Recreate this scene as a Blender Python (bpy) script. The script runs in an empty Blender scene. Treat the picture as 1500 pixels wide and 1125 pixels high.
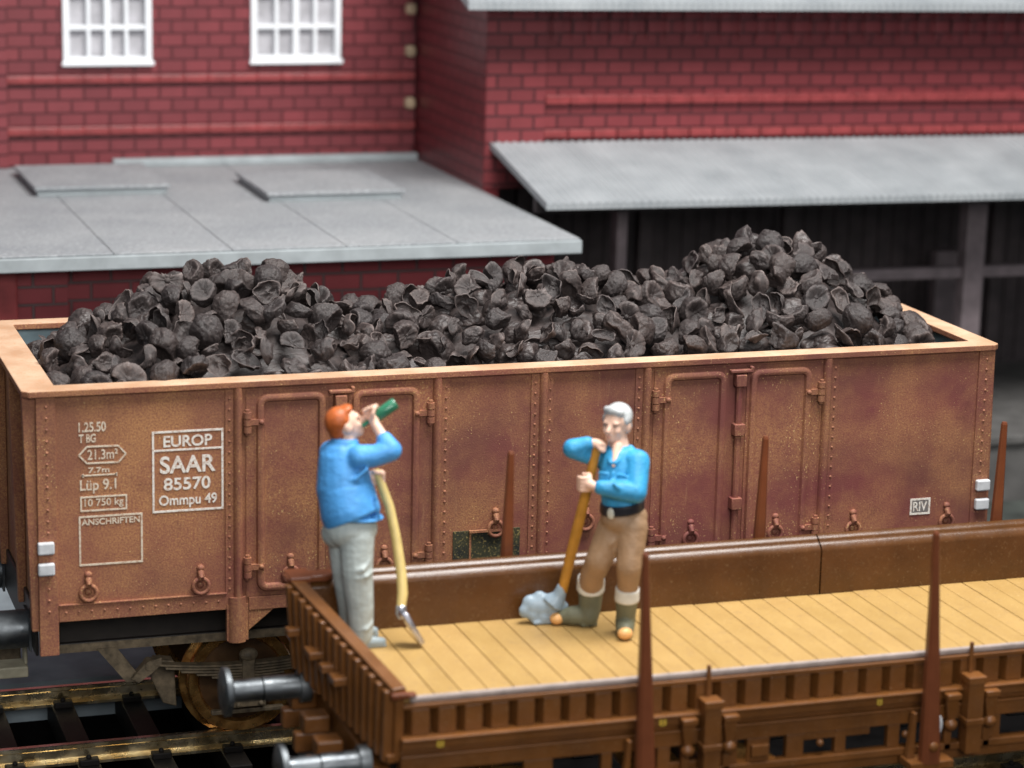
import bpy, bmesh, math, random
from mathutils import Vector, Matrix, noise
R = math.radians
S = bpy.context.scene
COL = S.collection
random.seed(7)

# ------------------------------------------------------------------ camera, world, lamps, exposure
cam_d = bpy.data.cameras.new('camera')
cam = bpy.data.objects.new('camera', cam_d)
COL.objects.link(cam)
_r = Vector((0.95017408, -0.31096013, 0.02174897))
_u = Vector((0.04846043, 0.21627814, 0.97512838))
_b = Vector((-0.30792987, -0.92548774, 0.22057115))
cam.matrix_world = Matrix(((_r.x, _u.x, _b.x, -7.1066), (_r.y, _u.y, _b.y, -20.492), (_r.z, _u.z, _b.z, 8.058), (0, 0, 0, 1)))
cam_d.sensor_width = 36.0
cam_d.lens = 90.2
cam_d.clip_start = 0.5
cam_d.clip_end = 400
cam_d.dof.use_dof = True
cam_d.dof.focus_distance = 22.7
cam_d.dof.aperture_fstop = 0.50
cam_d.dof.aperture_blades = 7
S.camera = cam

W = bpy.data.worlds.new('World')
S.world = W
W.use_nodes = True
bg = W.node_tree.nodes['Background']
bg.inputs[0].default_value = (0.80, 0.90, 1.0, 1)
bg.inputs[1].default_value = 0.22


def area(name, loc, target, sx, sy, power, color):
    d = bpy.data.lights.new(name, 'AREA')
    d.shape = 'RECTANGLE'
    d.size = sx
    d.size_y = sy
    d.energy = power
    d.color = color
    o = bpy.data.objects.new(name, d)
    COL.objects.link(o)
    o.location = loc
    o.rotation_euler = (Vector(target) - Vector(loc)).to_track_quat('-Z', 'Y').to_euler()
    return o


area('overhead_softbox', (3.0, -4.0, 20.0), (0.5, 2.0, 2.0), 14, 8, 7900, (1.0, 0.985, 0.96))
area('front_fill_light', (-4.0, -27.0, 14.0), (0, 0, 2.2), 14, 8, 3300, (1.0, 0.985, 0.965))  # unseen front lamp, added as fill for the camera-facing sides

S.view_settings.view_transform = 'Standard'
S.view_settings.look = 'None'
S.view_settings.exposure = 0.0
S.view_settings.gamma = 1.0
S.view_settings.use_curve_mapping = False
S.cycles.use_denoising = True
S.cycles.max_bounces = 6


# ------------------------------------------------------------------ materials
class NT:
    def __init__(self, name):
        self.m = bpy.data.materials.new(name)
        self.m.use_nodes = True
        self.t = self.m.node_tree
        self.b = self.t.nodes['Principled BSDF']
        self.co = self.t.nodes.new('ShaderNodeTexCoord').outputs['Object']

    def new(self, kind, **kw):
        n = self.t.nodes.new(kind)
        for k, v in kw.items():
            if k.startswith('i_'):
                n.inputs[k[2:].replace('_', ' ')].default_value = v
            else:
                setattr(n, k, v)
        return n

    def link(self, a, b):
        self.t.links.new(a, b)

    def noise(self, scale, detail=4, rough=.55, vec=None, stretch=None):
        n = self.new('ShaderNodeTexNoise')
        n.inputs['Scale'].default_value = scale
        n.inputs['Detail'].default_value = detail
        n.inputs['Roughness'].default_value = rough
        v = vec or self.co
        if stretch:
            mp = self.new('ShaderNodeMapping')
            mp.inputs['Scale'].default_value = stretch
            self.link(v, mp.inputs['Vector'])
            v = mp.outputs[0]
        self.link(v, n.inputs['Vector'])
        return n.outputs['Fac']

    def ramp(self, fac, a, b, lo=(0, 0, 0, 1), hi=(1, 1, 1, 1)):
        n = self.new('ShaderNodeValToRGB')
        n.color_ramp.elements[0].position = a
        n.color_ramp.elements[0].color = lo
        n.color_ramp.elements[1].position = b
        n.color_ramp.elements[1].color = hi
        self.link(fac, n.inputs[0])
        return n.outputs[0]

    def mix(self, fac, a, b, mode='MIX'):
        n = self.new('ShaderNodeMix', data_type='RGBA', blend_type=mode)
        for s, v in ((n.inputs[0], fac), (n.inputs[6], a), (n.inputs[7], b)):
            if hasattr(v, 'is_linked'):
                self.link(v, s)
            elif isinstance(v, (int, float)):
                s.default_value = v
            else:
                s.default_value = tuple(v) + ((1,) if len(v) == 3 else ())
        return n.outputs[2]

    def math(self, op, a, b=0.0, clamp=False):
        n = self.new('ShaderNodeMath', operation=op, use_clamp=clamp)
        for s, v in ((n.inputs[0], a), (n.inputs[1], b)):
            if hasattr(v, 'is_linked'):
                self.link(v, s)
            else:
                s.default_value = v
        return n.outputs[0]

    def bump(self, h, strength=.3, dist=.01, prev=None):
        n = self.new('ShaderNodeBump')
        n.inputs['Strength'].default_value = strength
        n.inputs['Distance'].default_value = dist
        self.link(h, n.inputs['Height'])
        if prev:
            self.link(prev, n.inputs['Normal'])
        self.link(n.outputs[0], self.b.inputs['Normal'])
        return n.outputs[0]

    def out(self, color, rough=.5, metal=0.0, spec=.5):
        for s, v in ((self.b.inputs['Base Color'], color), (self.b.inputs['Roughness'], rough)):
            if hasattr(v, 'is_linked'):
                self.link(v, s)
            elif isinstance(v, (int, float)):
                s.default_value = v
            else:
                s.default_value = tuple(v) + ((1,) if len(v) == 3 else ())
        self.b.inputs['Metallic'].default_value = metal
        self.b.inputs['Specular IOR Level'].default_value = spec
        return self.m


def paint(name, col, rough=.45, var=.25, scale=6, spec=.5, bump=.08, metal=0., fine=60):
    """Plain painted / moulded plastic with faint unevenness."""
    n = NT(name)
    f = n.ramp(n.noise(scale, 5), .3, .7)
    dark = tuple(c * (1 - var) for c in col)
    c = n.mix(f, dark, tuple(min(1, c * (1 + var * .5)) for c in col))
    n.bump(n.noise(fine, 3), bump, .035 if fine < 12 else .01)
    return n.out(c, rough, metal, spec)


def wagon_paint():
    n = NT('weathered_red_brown')
    sx = n.new('ShaderNodeSeparateXYZ')
    n.link(n.co, sx.inputs[0])
    left = n.new('ShaderNodeMapRange')
    left.inputs[1].default_value = -4.4
    left.inputs[2].default_value = 0.8
    left.inputs[3].default_value = .36
    left.inputs[4].default_value = -0.10
    n.link(sx.outputs[0], left.inputs[0])
    big = n.ramp(n.noise(1.05, 7, .62), .40, .62)
    spk = n.ramp(n.noise(60, 3, .75), .38, .62)
    f = n.math('ADD', n.math('MULTIPLY', big, .68), left.outputs[0], True)
    f2 = n.math('MULTIPLY', f, n.math('ADD', n.math('MULTIPLY', spk, .95), .32), True)
    hue = n.mix(n.ramp(n.noise(.8, 3), .4, .6), (.20, .056, .050), (.175, .062, .046))
    c = n.mix(f2, hue, (.46, .22, .092))
    # pale grit caught on the surface
    g1 = n.ramp(n.noise(58, 2, .5), .64, .70)
    g2 = n.ramp(n.noise(2.2, 4), .42, .62)
    c = n.mix(n.math('MULTIPLY', n.math('MULTIPLY', g1, g2), .7), c, (.78, .53, .22))
    # scratches and runs
    st = n.ramp(n.noise(5, 5, .7, stretch=(3.2, 1, .35)), .60, .70)
    c = n.mix(n.math('MULTIPLY', st, .3), c, (.42, .22, .11))
    d = n.ramp(n.noise(3.0, 6, .7), .58, .74)
    c = n.mix(n.math('MULTIPLY', d, .45), c, (.10, .028, .026))
    n.bump(n.noise(75, 3, .6), .28, .012)
    return n.out(c, n.ramp(n.noise(9, 4), .2, .8, (.55, .55, .55, 1), (.8, .8, .8, 1)), 0, .35)


def edge_mat():
    n = NT('dry_brushed_rim')
    c = n.mix(n.ramp(n.noise(2.6, 5), .35, .7), (.44, .26, .155), (.60, .405, .275))
    c = n.mix(n.math('MULTIPLY', n.ramp(n.noise(30, 4, .7), .52, .72), .6), c, (.50, .22, .10))
    n.bump(n.noise(40, 4), .35, .012)
    return n.out(c, .7, 0, .3)


def coal_mat():
    n = NT('coal_brown_black')
    oi = n.new('ShaderNodeObjectInfo').outputs['Random']
    base = n.mix(n.ramp(n.noise(9, 5, .65), .3, .72), (.018, .0142, .014), (.068, .0535, .050))
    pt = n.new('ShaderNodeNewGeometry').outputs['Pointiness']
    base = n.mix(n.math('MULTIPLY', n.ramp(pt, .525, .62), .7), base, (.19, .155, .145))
    tint = n.mix(oi, (.72, .70, .72), (1.3, 1.2, 1.16))
    c = n.mix(1.0, base, tint, 'MULTIPLY')
    h1 = n.noise(16, 6, .65, stretch=(1, 1, 2.3))
    h2 = n.noise(55, 4, .6)
    b = n.bump(h1, .38, .03)
    n.bump(h2, .2, .008, b)
    ro = n.ramp(n.noise(7, 3), .3, .75, (.34, .34, .34, 1), (.58, .58, .58, 1))
    return n.out(c, ro, 0, .5)


def brick_mat(name, c1, c2, mortar, bw=.32, bh=.166, axis='xz', gap=.016, off=0.0):
    n = NT(name)
    sx = n.new('ShaderNodeSeparateXYZ')
    n.link(n.co, sx.inputs[0])
    cb = n.new('ShaderNodeCombineXYZ')
    n.link(sx.outputs['XYZ'.index(axis[0].upper())], cb.inputs[0])
    n.link(n.math('ADD', sx.outputs['XYZ'.index(axis[1].upper())], off), cb.inputs[1])
    br = n.new('ShaderNodeTexBrick')
    br.inputs['Scale'].default_value = 1.0
    br.inputs['Brick Width'].default_value = bw
    br.inputs['Row Height'].default_value = bh
    br.inputs['Mortar Size'].default_value = gap
    br.inputs['Mortar Smooth'].default_value = .35
    br.inputs['Color1'].default_value = tuple(c1) + (1,)
    br.inputs['Color2'].default_value = tuple(c2) + (1,)
    br.inputs['Mortar'].default_value = tuple(mortar) + (1,)
    n.link(cb.outputs[0], br.inputs['Vector'])
    c = n.mix(n.math('MULTIPLY', n.ramp(n.noise(3.5, 5), .35, .7), .35), br.outputs['Color'], tuple(x * .55 for x in c1))
    inv = n.math('SUBTRACT', 1.0, br.outputs['Fac'])
    b = n.bump(inv, 1.0, .09)
    n.bump(n.noise(40, 4), .15, .01, b)
    return n.out(c, .42, 0, .5)


def metal_mat(name, ca, cb_, rough=.28, scale=5, metal=.95):
    n = NT(name)
    c = n.mix(n.ramp(n.noise(scale, 5, .6), .38, .64), ca, cb_)
    ro = n.ramp(n.noise(scale * 1.7, 4), .3, .7, (rough * .6,) * 3 + (1,), (rough * 1.7,) * 3 + (1,))
    n.bump(n.noise(50, 3), .08, .006)
    return n.out(c, ro, metal, .5)


def roof_mat():
    n = NT('grey_felt_roof')
    c = n.mix(n.ramp(n.noise(1.1, 5), .3, .7), (.245, .26, .275), (.335, .345, .355))
    c = n.mix(n.math('MULTIPLY', n.ramp(n.noise(22, 3, .7), .54, .66), .8), c, (.50, .51, .53))
    c = n.mix(n.math('MULTIPLY', n.ramp(n.noise(17, 3, .7), .54, .70), .7), c, (.20, .20, .21))
    n.bump(n.noise(45, 4, .7), .5, .02)
    return n.out(c, .6, 0, .4)


def corrug_mat():
    n = NT('corrugated_grey')
    wv = n.new('ShaderNodeTexWave', wave_type='BANDS', bands_direction='X')
    wv.inputs['Scale'].default_value = 3.4
    n.link(n.co, wv.inputs['Vector'])
    c = n.mix(n.ramp(n.noise(1.6, 6, .6), .3, .72), (.25, .27, .285), (.36, .38, .395))
    c = n.mix(n.math('MULTIPLY', wv.outputs['Fac'], .1), c, (.55, .56, .57))
    n.bump(wv.outputs['Fac'], .5, .02)
    return n.out(c, .45, 0, .45)


def deck_mat():
    n = NT('tan_deck_boards')
    sx = n.new('ShaderNodeSeparateXYZ')
    n.link(n.co, sx.inputs[0])
    cell = n.math('FLOOR', n.math('DIVIDE', n.math('ADD', sx.outputs[0], 2.284), .2006))
    wn = n.new('ShaderNodeTexWhiteNoise', noise_dimensions='1D')
    n.link(cell, wn.inputs['W'])
    c = n.mix(n.ramp(n.noise(3.2, 5, .6, stretch=(1.5, .7, 1)), .25, .75), (.36, .215, .066), (.445, .28, .094))
    c = n.mix(n.math('MULTIPLY', wn.outputs['Value'], .32), c, (.50, .31, .12))
    c = n.mix(n.math('MULTIPLY', n.ramp(n.noise(60, 3, .7), .60, .72), .7), c, (.66, .49, .25))
    c = n.mix(n.math('MULTIPLY', n.ramp(n.noise(20, 4, .7), .56, .70), .55), c, (.30, .18, .085))
    n.bump(n.noise(70, 3), .15, .008)
    return n.out(c, .5, 0, .4)


M = {}
M['wagon'] = wagon_paint()
M['edge'] = edge_mat()
M['rivet'] = paint('dry_brushed_rivet', (.36, .15, .085), .65, .45, 9)
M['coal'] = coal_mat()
M['lining'] = paint('blue_grey_lining', (.33, .45, .50), .6, .35, 3, bump=.2)
M['white'] = paint('white_paint', (.62, .63, .65), .5, .2, 12)


def worn_letter(name, col):
    n = NT(name)
    c = n.mix(n.math('MULTIPLY', n.ramp(n.noise(34, 4, .7), .48, .64), .6), col, (.36, .17, .085))
    return n.out(c, .75, 0, .3)


M['letter'] = worn_letter('faded_white_lettering', (.72, .62, .49))
M['letter_bright'] = worn_letter('white_lettering', (.82, .77, .70))
M['stencil'] = paint('grey_stencil', (.19, .17, .16), .7, .1, 20)
M['patch'] = paint('black_gritty_patch', (.030, .032, .022), .7, .6, 40, bump=.4)
n_ = NT('speckled_black_board')
M['patch'] = (n_.bump(n_.noise(50, 3), .3, .01), n_.out(n_.mix(n_.math('MULTIPLY', n_.ramp(n_.noise(48, 3, .7), .56, .66), .8), n_.mix(n_.ramp(n_.noise(4, 4), .4, .6), (.016, .018, .014), (.05, .048, .022)), (.36, .27, .09)), .7))[1]
M['under'] = paint('sooty_underframe', (.020, .015, .012), .5, .4, 8)
M['rusty'] = paint('dusty_brown_iron', (.20, .15, .092), .6, .55, 14, bump=.35, fine=45)
M['wheel'] = metal_mat('bronzed_wheel', (.42, .19, .05), (.85, .48, .16), .24, 6, .85)
M['rail'] = metal_mat('brass_rail', (.62, .47, .25), (.92, .80, .56), .24, 4, .95)
M['railtop'] = metal_mat('polished_rail_head', (.62, .52, .38), (.86, .80, .70), .2, 4)
M['sleeper'] = paint('dark_sleeper', (.010, .008, .007), .6, .4, 9, spec=.25, bump=.3)
M['chrome'] = metal_mat('steel_buffer', (.10, .11, .12), (.20, .215, .225), .40, 3)
def worn_plastic(name, col, dust, rough):
    n = NT(name)
    c = n.mix(n.ramp(n.noise(2.2, 6, .6), .3, .72), tuple(x * .72 for x in col), tuple(x * 1.15 for x in col))
    c = n.mix(n.math('MULTIPLY', n.ramp(n.noise(48, 3, .7), .61, .70), .55), c, dust)
    c = n.mix(n.math('MULTIPLY', n.ramp(n.noise(7, 6, .7), .55, .75), .35), c, tuple(x * .45 for x in col))
    n.bump(n.noise(70, 3), .10, .008)
    ro = n.ramp(n.noise(6, 5, .7), .3, .75, (rough * .8,) * 3 + (1,), (rough * 1.45,) * 3 + (1,))
    return n.out(c, ro, 0, .5)


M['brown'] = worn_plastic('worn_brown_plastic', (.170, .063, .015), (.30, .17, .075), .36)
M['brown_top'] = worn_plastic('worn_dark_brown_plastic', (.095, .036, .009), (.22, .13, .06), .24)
M['redbrown'] = paint('red_brown_stake', (.17, .05, .020), .3, .15, 5)
M['deck'] = deck_mat()
M['deckedge'] = paint('greyed_deck_edge', (.36, .29, .26), .45, .25, 10)
M['roof'] = roof_mat()
M['rooftrim'] = paint('pale_grey_trim', (.36, .395, .41), .45, .2, 4)
M['corrug'] = corrug_mat()
M['brick'] = brick_mat('maroon_brick', (.225, .040, .048), (.165, .029, .036), (.075, .014, .018), gap=.014, off=.03)
M['brick_light'] = brick_mat('red_brick_wing', (.23, .040, .046), (.17, .030, .035), (.062, .018, .022), .32, .166, gap=.015, off=-.02)
M['brick_side'] = brick_mat('dark_red_brick_side', (.21, .028, .035), (.17, .022, .028), (.10, .016, .02), .32, .166, 'yz')
M['brick_low'] = brick_mat('dark_red_brick_base', (.30, .05, .058), (.24, .038, .046), (.13, .09, .09), .42, .19)
M['redstone'] = paint('smooth_red_moulding', (.27, .045, .047), .4, .3, 6)
M['cream'] = paint('cream_stone', (.50, .37, .24), .5, .3, 8)
M['frame'] = paint('white_window_frame', (.82, .84, .87), .35, .06, 6)
M['pane'] = paint('curtained_pane', (.47, .46, .485), .2, .25, 5)
M['shed'] = paint('purple_brown_timber', (.055, .042, .044), .6, .35, 5, bump=.2)
M['post'] = paint('grey_mauve_post', (.21, .17, .18), .5, .3, 5)
M['platform'] = paint('dark_concrete', (.115, .110, .105), .7, .35, 3, bump=.3)
M['plate'] = paint('blue_grey_board', (.22, .26, .285), .7, .3, 2.2, spec=.15, bump=.15)
M['web'] = paint('dark_bronze_web', (.10, .050, .020), .35, .5, 8, spec=.6)
M['step'] = paint('beige_step', (.42, .38, .27), .6, .3, 6)
M['soil'] = paint('dark_baseboard', (.005, .0045, .0045), .9, .5, 3, spec=.02, bump=.5)
M['skin'] = paint('flesh_paint', (.86, .55, .41), .42, .12, 14, bump=.05)
M['blue_a'] = paint('sky_blue_shirt', (.075, .33, .72), .56, .16, 7, bump=.5, fine=9)
M['blue_b'] = paint('denim_blue_shirt', (.035, .31, .58), .56, .2, 7, bump=.5, fine=9)
M['grey_cloth'] = paint('pale_grey_trousers', (.47, .52, .50), .56, .12, 8, bump=.5, fine=9)
M['tan_cloth'] = paint('tan_trousers', (.36, .215, .115), .56, .15, 8, bump=.5, fine=9)
M['olive'] = paint('olive_boot', (.15, .15, .095), .56, .2, 9, bump=.05)
M['toe'] = paint('orange_toe_cap', (.80, .43, .16), .4, .1, 9)
M['sock'] = paint('white_sock', (.72, .71, .66), .5, .12, 14, bump=.15)
M['belt'] = paint('black_belt', (.018, .018, .024), .35, .2, 9)
M['buckle'] = paint('pale_buckle', (.66, .64, .54), .35, .1, 9)
M['hair_red'] = paint('ginger_hair', (.50, .115, .022), .45, .3, 25, bump=.4, fine=40)
M['hair_grey'] = paint('silver_hair', (.52, .54, .54), .45, .25, 25, bump=.4, fine=40)
M['bottle'] = paint('green_bottle', (.035, .19, .105), .22, .15, 6, .6)
M['ash'] = paint('cream_handle', (.70, .53, .20), .42, .15, 12)
M['oak'] = paint('ochre_handle', (.48, .215, .026), .42, .18, 12)
M['blade'] = paint('blue_grey_blade', (.30, .385, .455), .38, .2, 8, bump=.25, fine=16)
M['silver'] = metal_mat('silver_blade', (.55, .55, .62), (.8, .8, .86), .3, 6)
M['lip'] = paint('lip_shade', (.50, .17, .13), .5, .1, 10)
M['eye'] = paint('eye_shade', (.12, .07, .05), .5, .1, 10)
M['yellow'] = paint('yellow_numeral', (.72, .48, .06), .5, .1, 10)


# ------------------------------------------------------------------ mesh helpers
class MB:
    def __init__(self):
        self.bm = bmesh.new()
        self.mi = 0

    def _f(self, vs):
        try:
            f = self.bm.faces.new(vs)
            f.material_index = self.mi
            return f
        except ValueError:
            return None

    def hexa(self, p):
        """8 points: bottom loop of 4, then top loop of 4 (counter-clockwise seen from above)."""
        v = [self.bm.verts.new(q) for q in p]
        for a in ((3, 2, 1, 0), (4, 5, 6, 7), (0, 1, 5, 4), (1, 2, 6, 5), (2, 3, 7, 6), (3, 0, 4, 7)):
            self._f([v[i] for i in a])
        return self

    def box(self, x0, x1, y0, y1, z0, z1):
        return self.hexa([(x0, y0, z0), (x1, y0, z0), (x1, y1, z0), (x0, y1, z0), (x0, y0, z1), (x1, y0, z1), (x1, y1, z1), (x0, y1, z1)])

    def prism(self, pts, d):
        """Polygon of 3-D points pushed along vector d."""
        a = [self.bm.verts.new(p) for p in pts]
        b = [self.bm.verts.new((p[0] + d[0], p[1] + d[1], p[2] + d[2])) for p in pts]
        self._f(list(reversed(a)))
        self._f(b)
        n = len(a)
        for i in range(n):
            j = (i + 1) % n
            self._f([a[i], a[j], b[j], b[i]])
        return self

    def ring(self, outer, inner, z0, z1, top_mi=None):
        n = len(outer)
        L = [[self.bm.verts.new((x, y, z)) for x, y in lp] for lp in (outer, inner) for z in (z0, z1)]
        o0, o1, i0, i1 = L
        for k in range(n):
            j = (k + 1) % n
            self._f([o0[k], o0[j], o1[j], o1[k]])
            self._f([i0[j], i0[k], i1[k], i1[j]])
            self._f([o0[j], o0[k], i0[k], i0[j]])
            f = self._f([o1[k], o1[j], i1[j], i1[k]])
            if f and top_mi is not None:
                f.material_index = top_mi
        return self

    def tube(self, path, rad, n=10, cap=True):
        path = [Vector(p) for p in path]
        if isinstance(rad, (int, float)):
            rad = [rad] * len(path)
        rings = []
        up = None
        for i, p in enumerate(path):
            t = (path[min(i + 1, len(path) - 1)] - path[max(i - 1, 0)]).normalized()
            if up is None:
                up = Vector((0, 0, 1)) if abs(t.z) < .9 else Vector((1, 0, 0))
            s = t.cross(up).normalized()
            up = s.cross(t).normalized()
            rings.append([self.bm.verts.new(p + (s * math.cos(a) + up * math.sin(a)) * rad[i]) for a in [2 * math.pi * k / n for k in range(n)]])
        for a, b in zip(rings, rings[1:]):
            for k in range(n):
                j = (k + 1) % n
                self._f([a[k], a[j], b[j], b[k]])
        if cap:
            self._f(list(reversed(rings[0])))
            self._f(rings[-1])
        return self

    def torus(self, c, R_, r, axis='y', n=20, m=8):
        c = Vector(c)
        g = []
        for i in range(n):
            a = 2 * math.pi * i / n
            row = []
            for k in range(m):
                b = 2 * math.pi * k / m
                q = R_ + r * math.cos(b)
                w = r * math.sin(b)
                u, v = q * math.cos(a), q * math.sin(a)
                p = {'y': (u, w, v), 'x': (w, u, v), 'z': (u, v, w)}[axis]
                row.append(self.bm.verts.new(c + Vector(p)))
            g.append(row)
        for i in range(n):
            for k in range(m):
                self._f([g[i][k], g[i][(k + 1) % m], g[(i + 1) % n][(k + 1) % m], g[(i + 1) % n][k]])
        return self

    def ball(self, c, r, seg=12, rings=8, rot=None):
        c = Vector(c)
        if isinstance(r, (int, float)):
            r = (r, r, r)
        mt = Matrix.Translation(c) @ (rot.to_4x4() if rot else Matrix.Identity(4)) @ Matrix.Diagonal((r[0], r[1], r[2], 1))
        n0 = len(self.bm.faces)
        res = bmesh.ops.create_uvsphere(self.bm, u_segments=seg, v_segments=rings, radius=1.0, matrix=mt)
        for v in res['verts']:
            for f in v.link_faces:
                f.material_index = self.mi
        return self

    def cap(self, p0, p1, r0, r1, seg=14):
        """Tapered capsule."""
        p0, p1 = Vector(p0), Vector(p1)
        self.ball(p0, r0, seg, 8)
        self.ball(p1, r1, seg, 8)
        return self.tube([p0, p1], [r0, r1], seg)

    def chain(self, pts, rads, seg=14):
        for i in range(len(pts) - 1):
            self.cap(pts[i], pts[i + 1], rads[i], rads[i + 1], seg)
        return self

    def rivet(self, x, y, z, r=.017, d=(0, -1, 0)):
        r *= .8
        """Small dome standing on a face whose outward direction is d."""
        d = Vector(d)
        mi0, self.mi = self.mi, 1
        a = d.orthogonal().normalized()
        b = d.cross(a)
        c = Vector((x, y, z))
        rr = []
        for h, q in ((-.004, 1.0), (.45 * r, .86), (.85 * r, .45)):
            rr.append([self.bm.verts.new(c + d * h + (a * math.cos(t) + b * math.sin(t)) * r * q) for t in [math.pi / 3 * k for k in range(6)]])
        for p, q in zip(rr, rr[1:]):
            for k in range(6):
                self._f([p[k], p[(k + 1) % 6], q[(k + 1) % 6], q[k]])
        self._f(rr[-1])
        self.mi = mi0
        return self

    def build(self, name, mats, parent=None, smooth=None, bevel=0, label=None):
        me = bpy.data.meshes.new(name)
        bmesh.ops.recalc_face_normals(self.bm, faces=self.bm.faces)
        self.bm.to_mesh(me)
        self.bm.free()
        for m in (mats if isinstance(mats, (list, tuple)) else [mats]):
            me.materials.append(m)
        o = bpy.data.objects.new(name, me)
        COL.objects.link(o)
        if parent:
            o.parent = parent
        if smooth is not None:
            me.polygons.foreach_set('use_smooth', [True] * len(me.polygons))
            if smooth < 180:
                me.set_sharp_from_angle(angle=R(smooth))
        if bevel:
            b = o.modifiers.new('bevel', 'BEVEL')
            b.width = bevel
            b.segments = 2
            b.limit_method = 'ANGLE'
            b.angle_limit = R(40)
        if label:
            o['label'] = label
        return o


def thing(name, label, cat, group=None, loc=(0, 0, 0)):
    o = bpy.data.objects.new(name, None)
    COL.objects.link(o)
    o.empty_display_size = .2
    o.location = loc
    o['label'] = label
    o['category'] = cat
    if group:
        o['group'] = group
    return o


def tag(o, label, cat, group=None):
    o['label'] = label
    o['category'] = cat
    if group:
        o['group'] = group
    return o


def struct(o, label=None):
    o['kind'] = 'structure'
    if label:
        o['label'] = label
    return o


def remeshed(o, voxel, smooth=4, fac=.5):
    """Melt the intersecting pieces of a mesh into one continuous skin."""
    r = o.modifiers.new('melt', 'REMESH')
    r.mode = 'VOXEL'
    r.voxel_size = voxel
    r.use_smooth_shade = True
    s = o.modifiers.new('soften', 'SMOOTH')
    s.factor = fac
    s.iterations = smooth
    dg = bpy.context.evaluated_depsgraph_get()
    me = bpy.data.meshes.new_from_object(o.evaluated_get(dg))
    o.modifiers.clear()
    old = o.data
    mats = list(old.materials)
    o.data = me
    me.materials.clear()
    for m in mats:
        me.materials.append(m)
    me.polygons.foreach_set('use_smooth', [True] * len(me.polygons))
    bpy.data.meshes.remove(old)
    return o


def text_part(txt, x0, x1, z0, z1, mat, parent, y=-.004, name='lettering', bold=.0):
    cu = bpy.data.curves.new('text', 'FONT')
    cu.body = txt
    cu.size = 1
    cu.extrude = .004
    cu.offset = bold
    t = bpy.data.objects.new('text', cu)
    COL.objects.link(t)
    dg = bpy.context.evaluated_depsgraph_get()
    me = bpy.data.meshes.new_from_object(t.evaluated_get(dg))
    bpy.data.objects.remove(t)
    bpy.data.curves.remove(cu)
    xs = [v.co.x for v in me.vertices]
    ys = [v.co.y for v in me.vertices]
    a, b, c, d = min(xs), max(xs), min(ys), max(ys)
    for v in me.vertices:
        q = v.co.copy()
        v.co = (x0 + (q.x - a) / (b - a) * (x1 - x0), y - q.z * .3, z0 + (q.y - c) / (d - c) * (z1 - z0))
    me.name = name
    me.materials.clear()
    me.materials.append(mat)
    o = bpy.data.objects.new(name, me)
    COL.objects.link(o)
    o.parent = parent
    return o


def outline(mb, x0, x1, z0, z1, w=.016, y0=-.006, y1=-.0015):
    mb.box(x0, x1, y0, y1, z0, z0 + w)
    mb.box(x0, x1, y0, y1, z1 - w, z1)
    mb.box(x0, x0 + w, y0, y1, z0 + w, z1 - w)
    mb.box(x1 - w, x1, y0, y1, z0 + w, z1 - w)


# ------------------------------------------------------------------ setting
struct(MB().box(-40, 60, -30, 60, -.7, -.42).build('ground', M['soil']))
struct(MB().box(-14, 2.9, 2.44, 6.0, -.41, -.03).build('pavement', M['plate']))
struct(MB().box(2.92, 24, 3.2, 6.1, -.41, -.05).build('pavement', paint('mossy_dark_board', (.055, .062, .055), .6, .5, 2.5, bump=.3)))


def rail_bar(y, z, x0, x1, parent):
    """Flat-bottomed rail, head and foot."""
    pr = [(-.085, -.17), (.085, -.17), (.085, -.145), (.016, -.125), (.016, -.05), (.036, -.035), (.036, -.006), (.026, 0), (-.026, 0), (-.036, -.006), (-.036, -.035), (-.016, -.05), (-.016, -.125), (-.085, -.145)]
    m = MB()
    m.prism([(x0, y + a, z + b) for a, b in pr], (x1 - x0, 0, 0))
    o = m.build('rail', [M['rail'], M['railtop']], parent)
    for p in o.data.polygons:
        if p.normal.z > .5 and p.center.z > z - .02:
            p.material_index = 1
    return o


def track(yc, z, x0, x1, label):
    t = thing('railway_track', label, 'track', loc=(0, 0, 0))
    for s in (-1, 1):
        rail_bar(yc + s * .7535, z, x0, x1, t)
    k = x0 + .33
    while k < x1:
        m = MB().box(k - .1, k + .1, yc - 1.22, yc + 1.22, z - .42, z - .172)
        for s in (-1, 1):
            for q in (-1, 1):
                yy = yc + s * .7535 + q * .10
                m.box(k - .085, k + .085, yy - .05, yy + .05, z - .171, z - .115)
                m.ball((k, yy - q * .012, z - .11), .026, 8, 6)
        m.build('sleeper', M['sleeper'], t, bevel=.008)
        k += .635
    return t


track(1.445, 0, -9.3, 8.3, 'railway track with brass rails on dark sleepers under the coal wagon')
track(-3.04, .33, -6.4, 6.2, 'railway track mostly hidden underneath the brown flat wagon')

# ------------------------------------------------------------------ factory with the two white windows
fb = thing('factory_building', 'dark red brick factory with two white windows above a flat grey lean-to roof', 'building', loc=(-.5, 12, -.4))
fb_loc = Vector(fb.location)


def local(o, parent):
    """Parts are modelled in world space; keep them there under a moved Empty."""
    o.parent = parent
    o.matrix_parent_inverse = Matrix.Translation(-Vector(parent.location))
    return o


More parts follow.
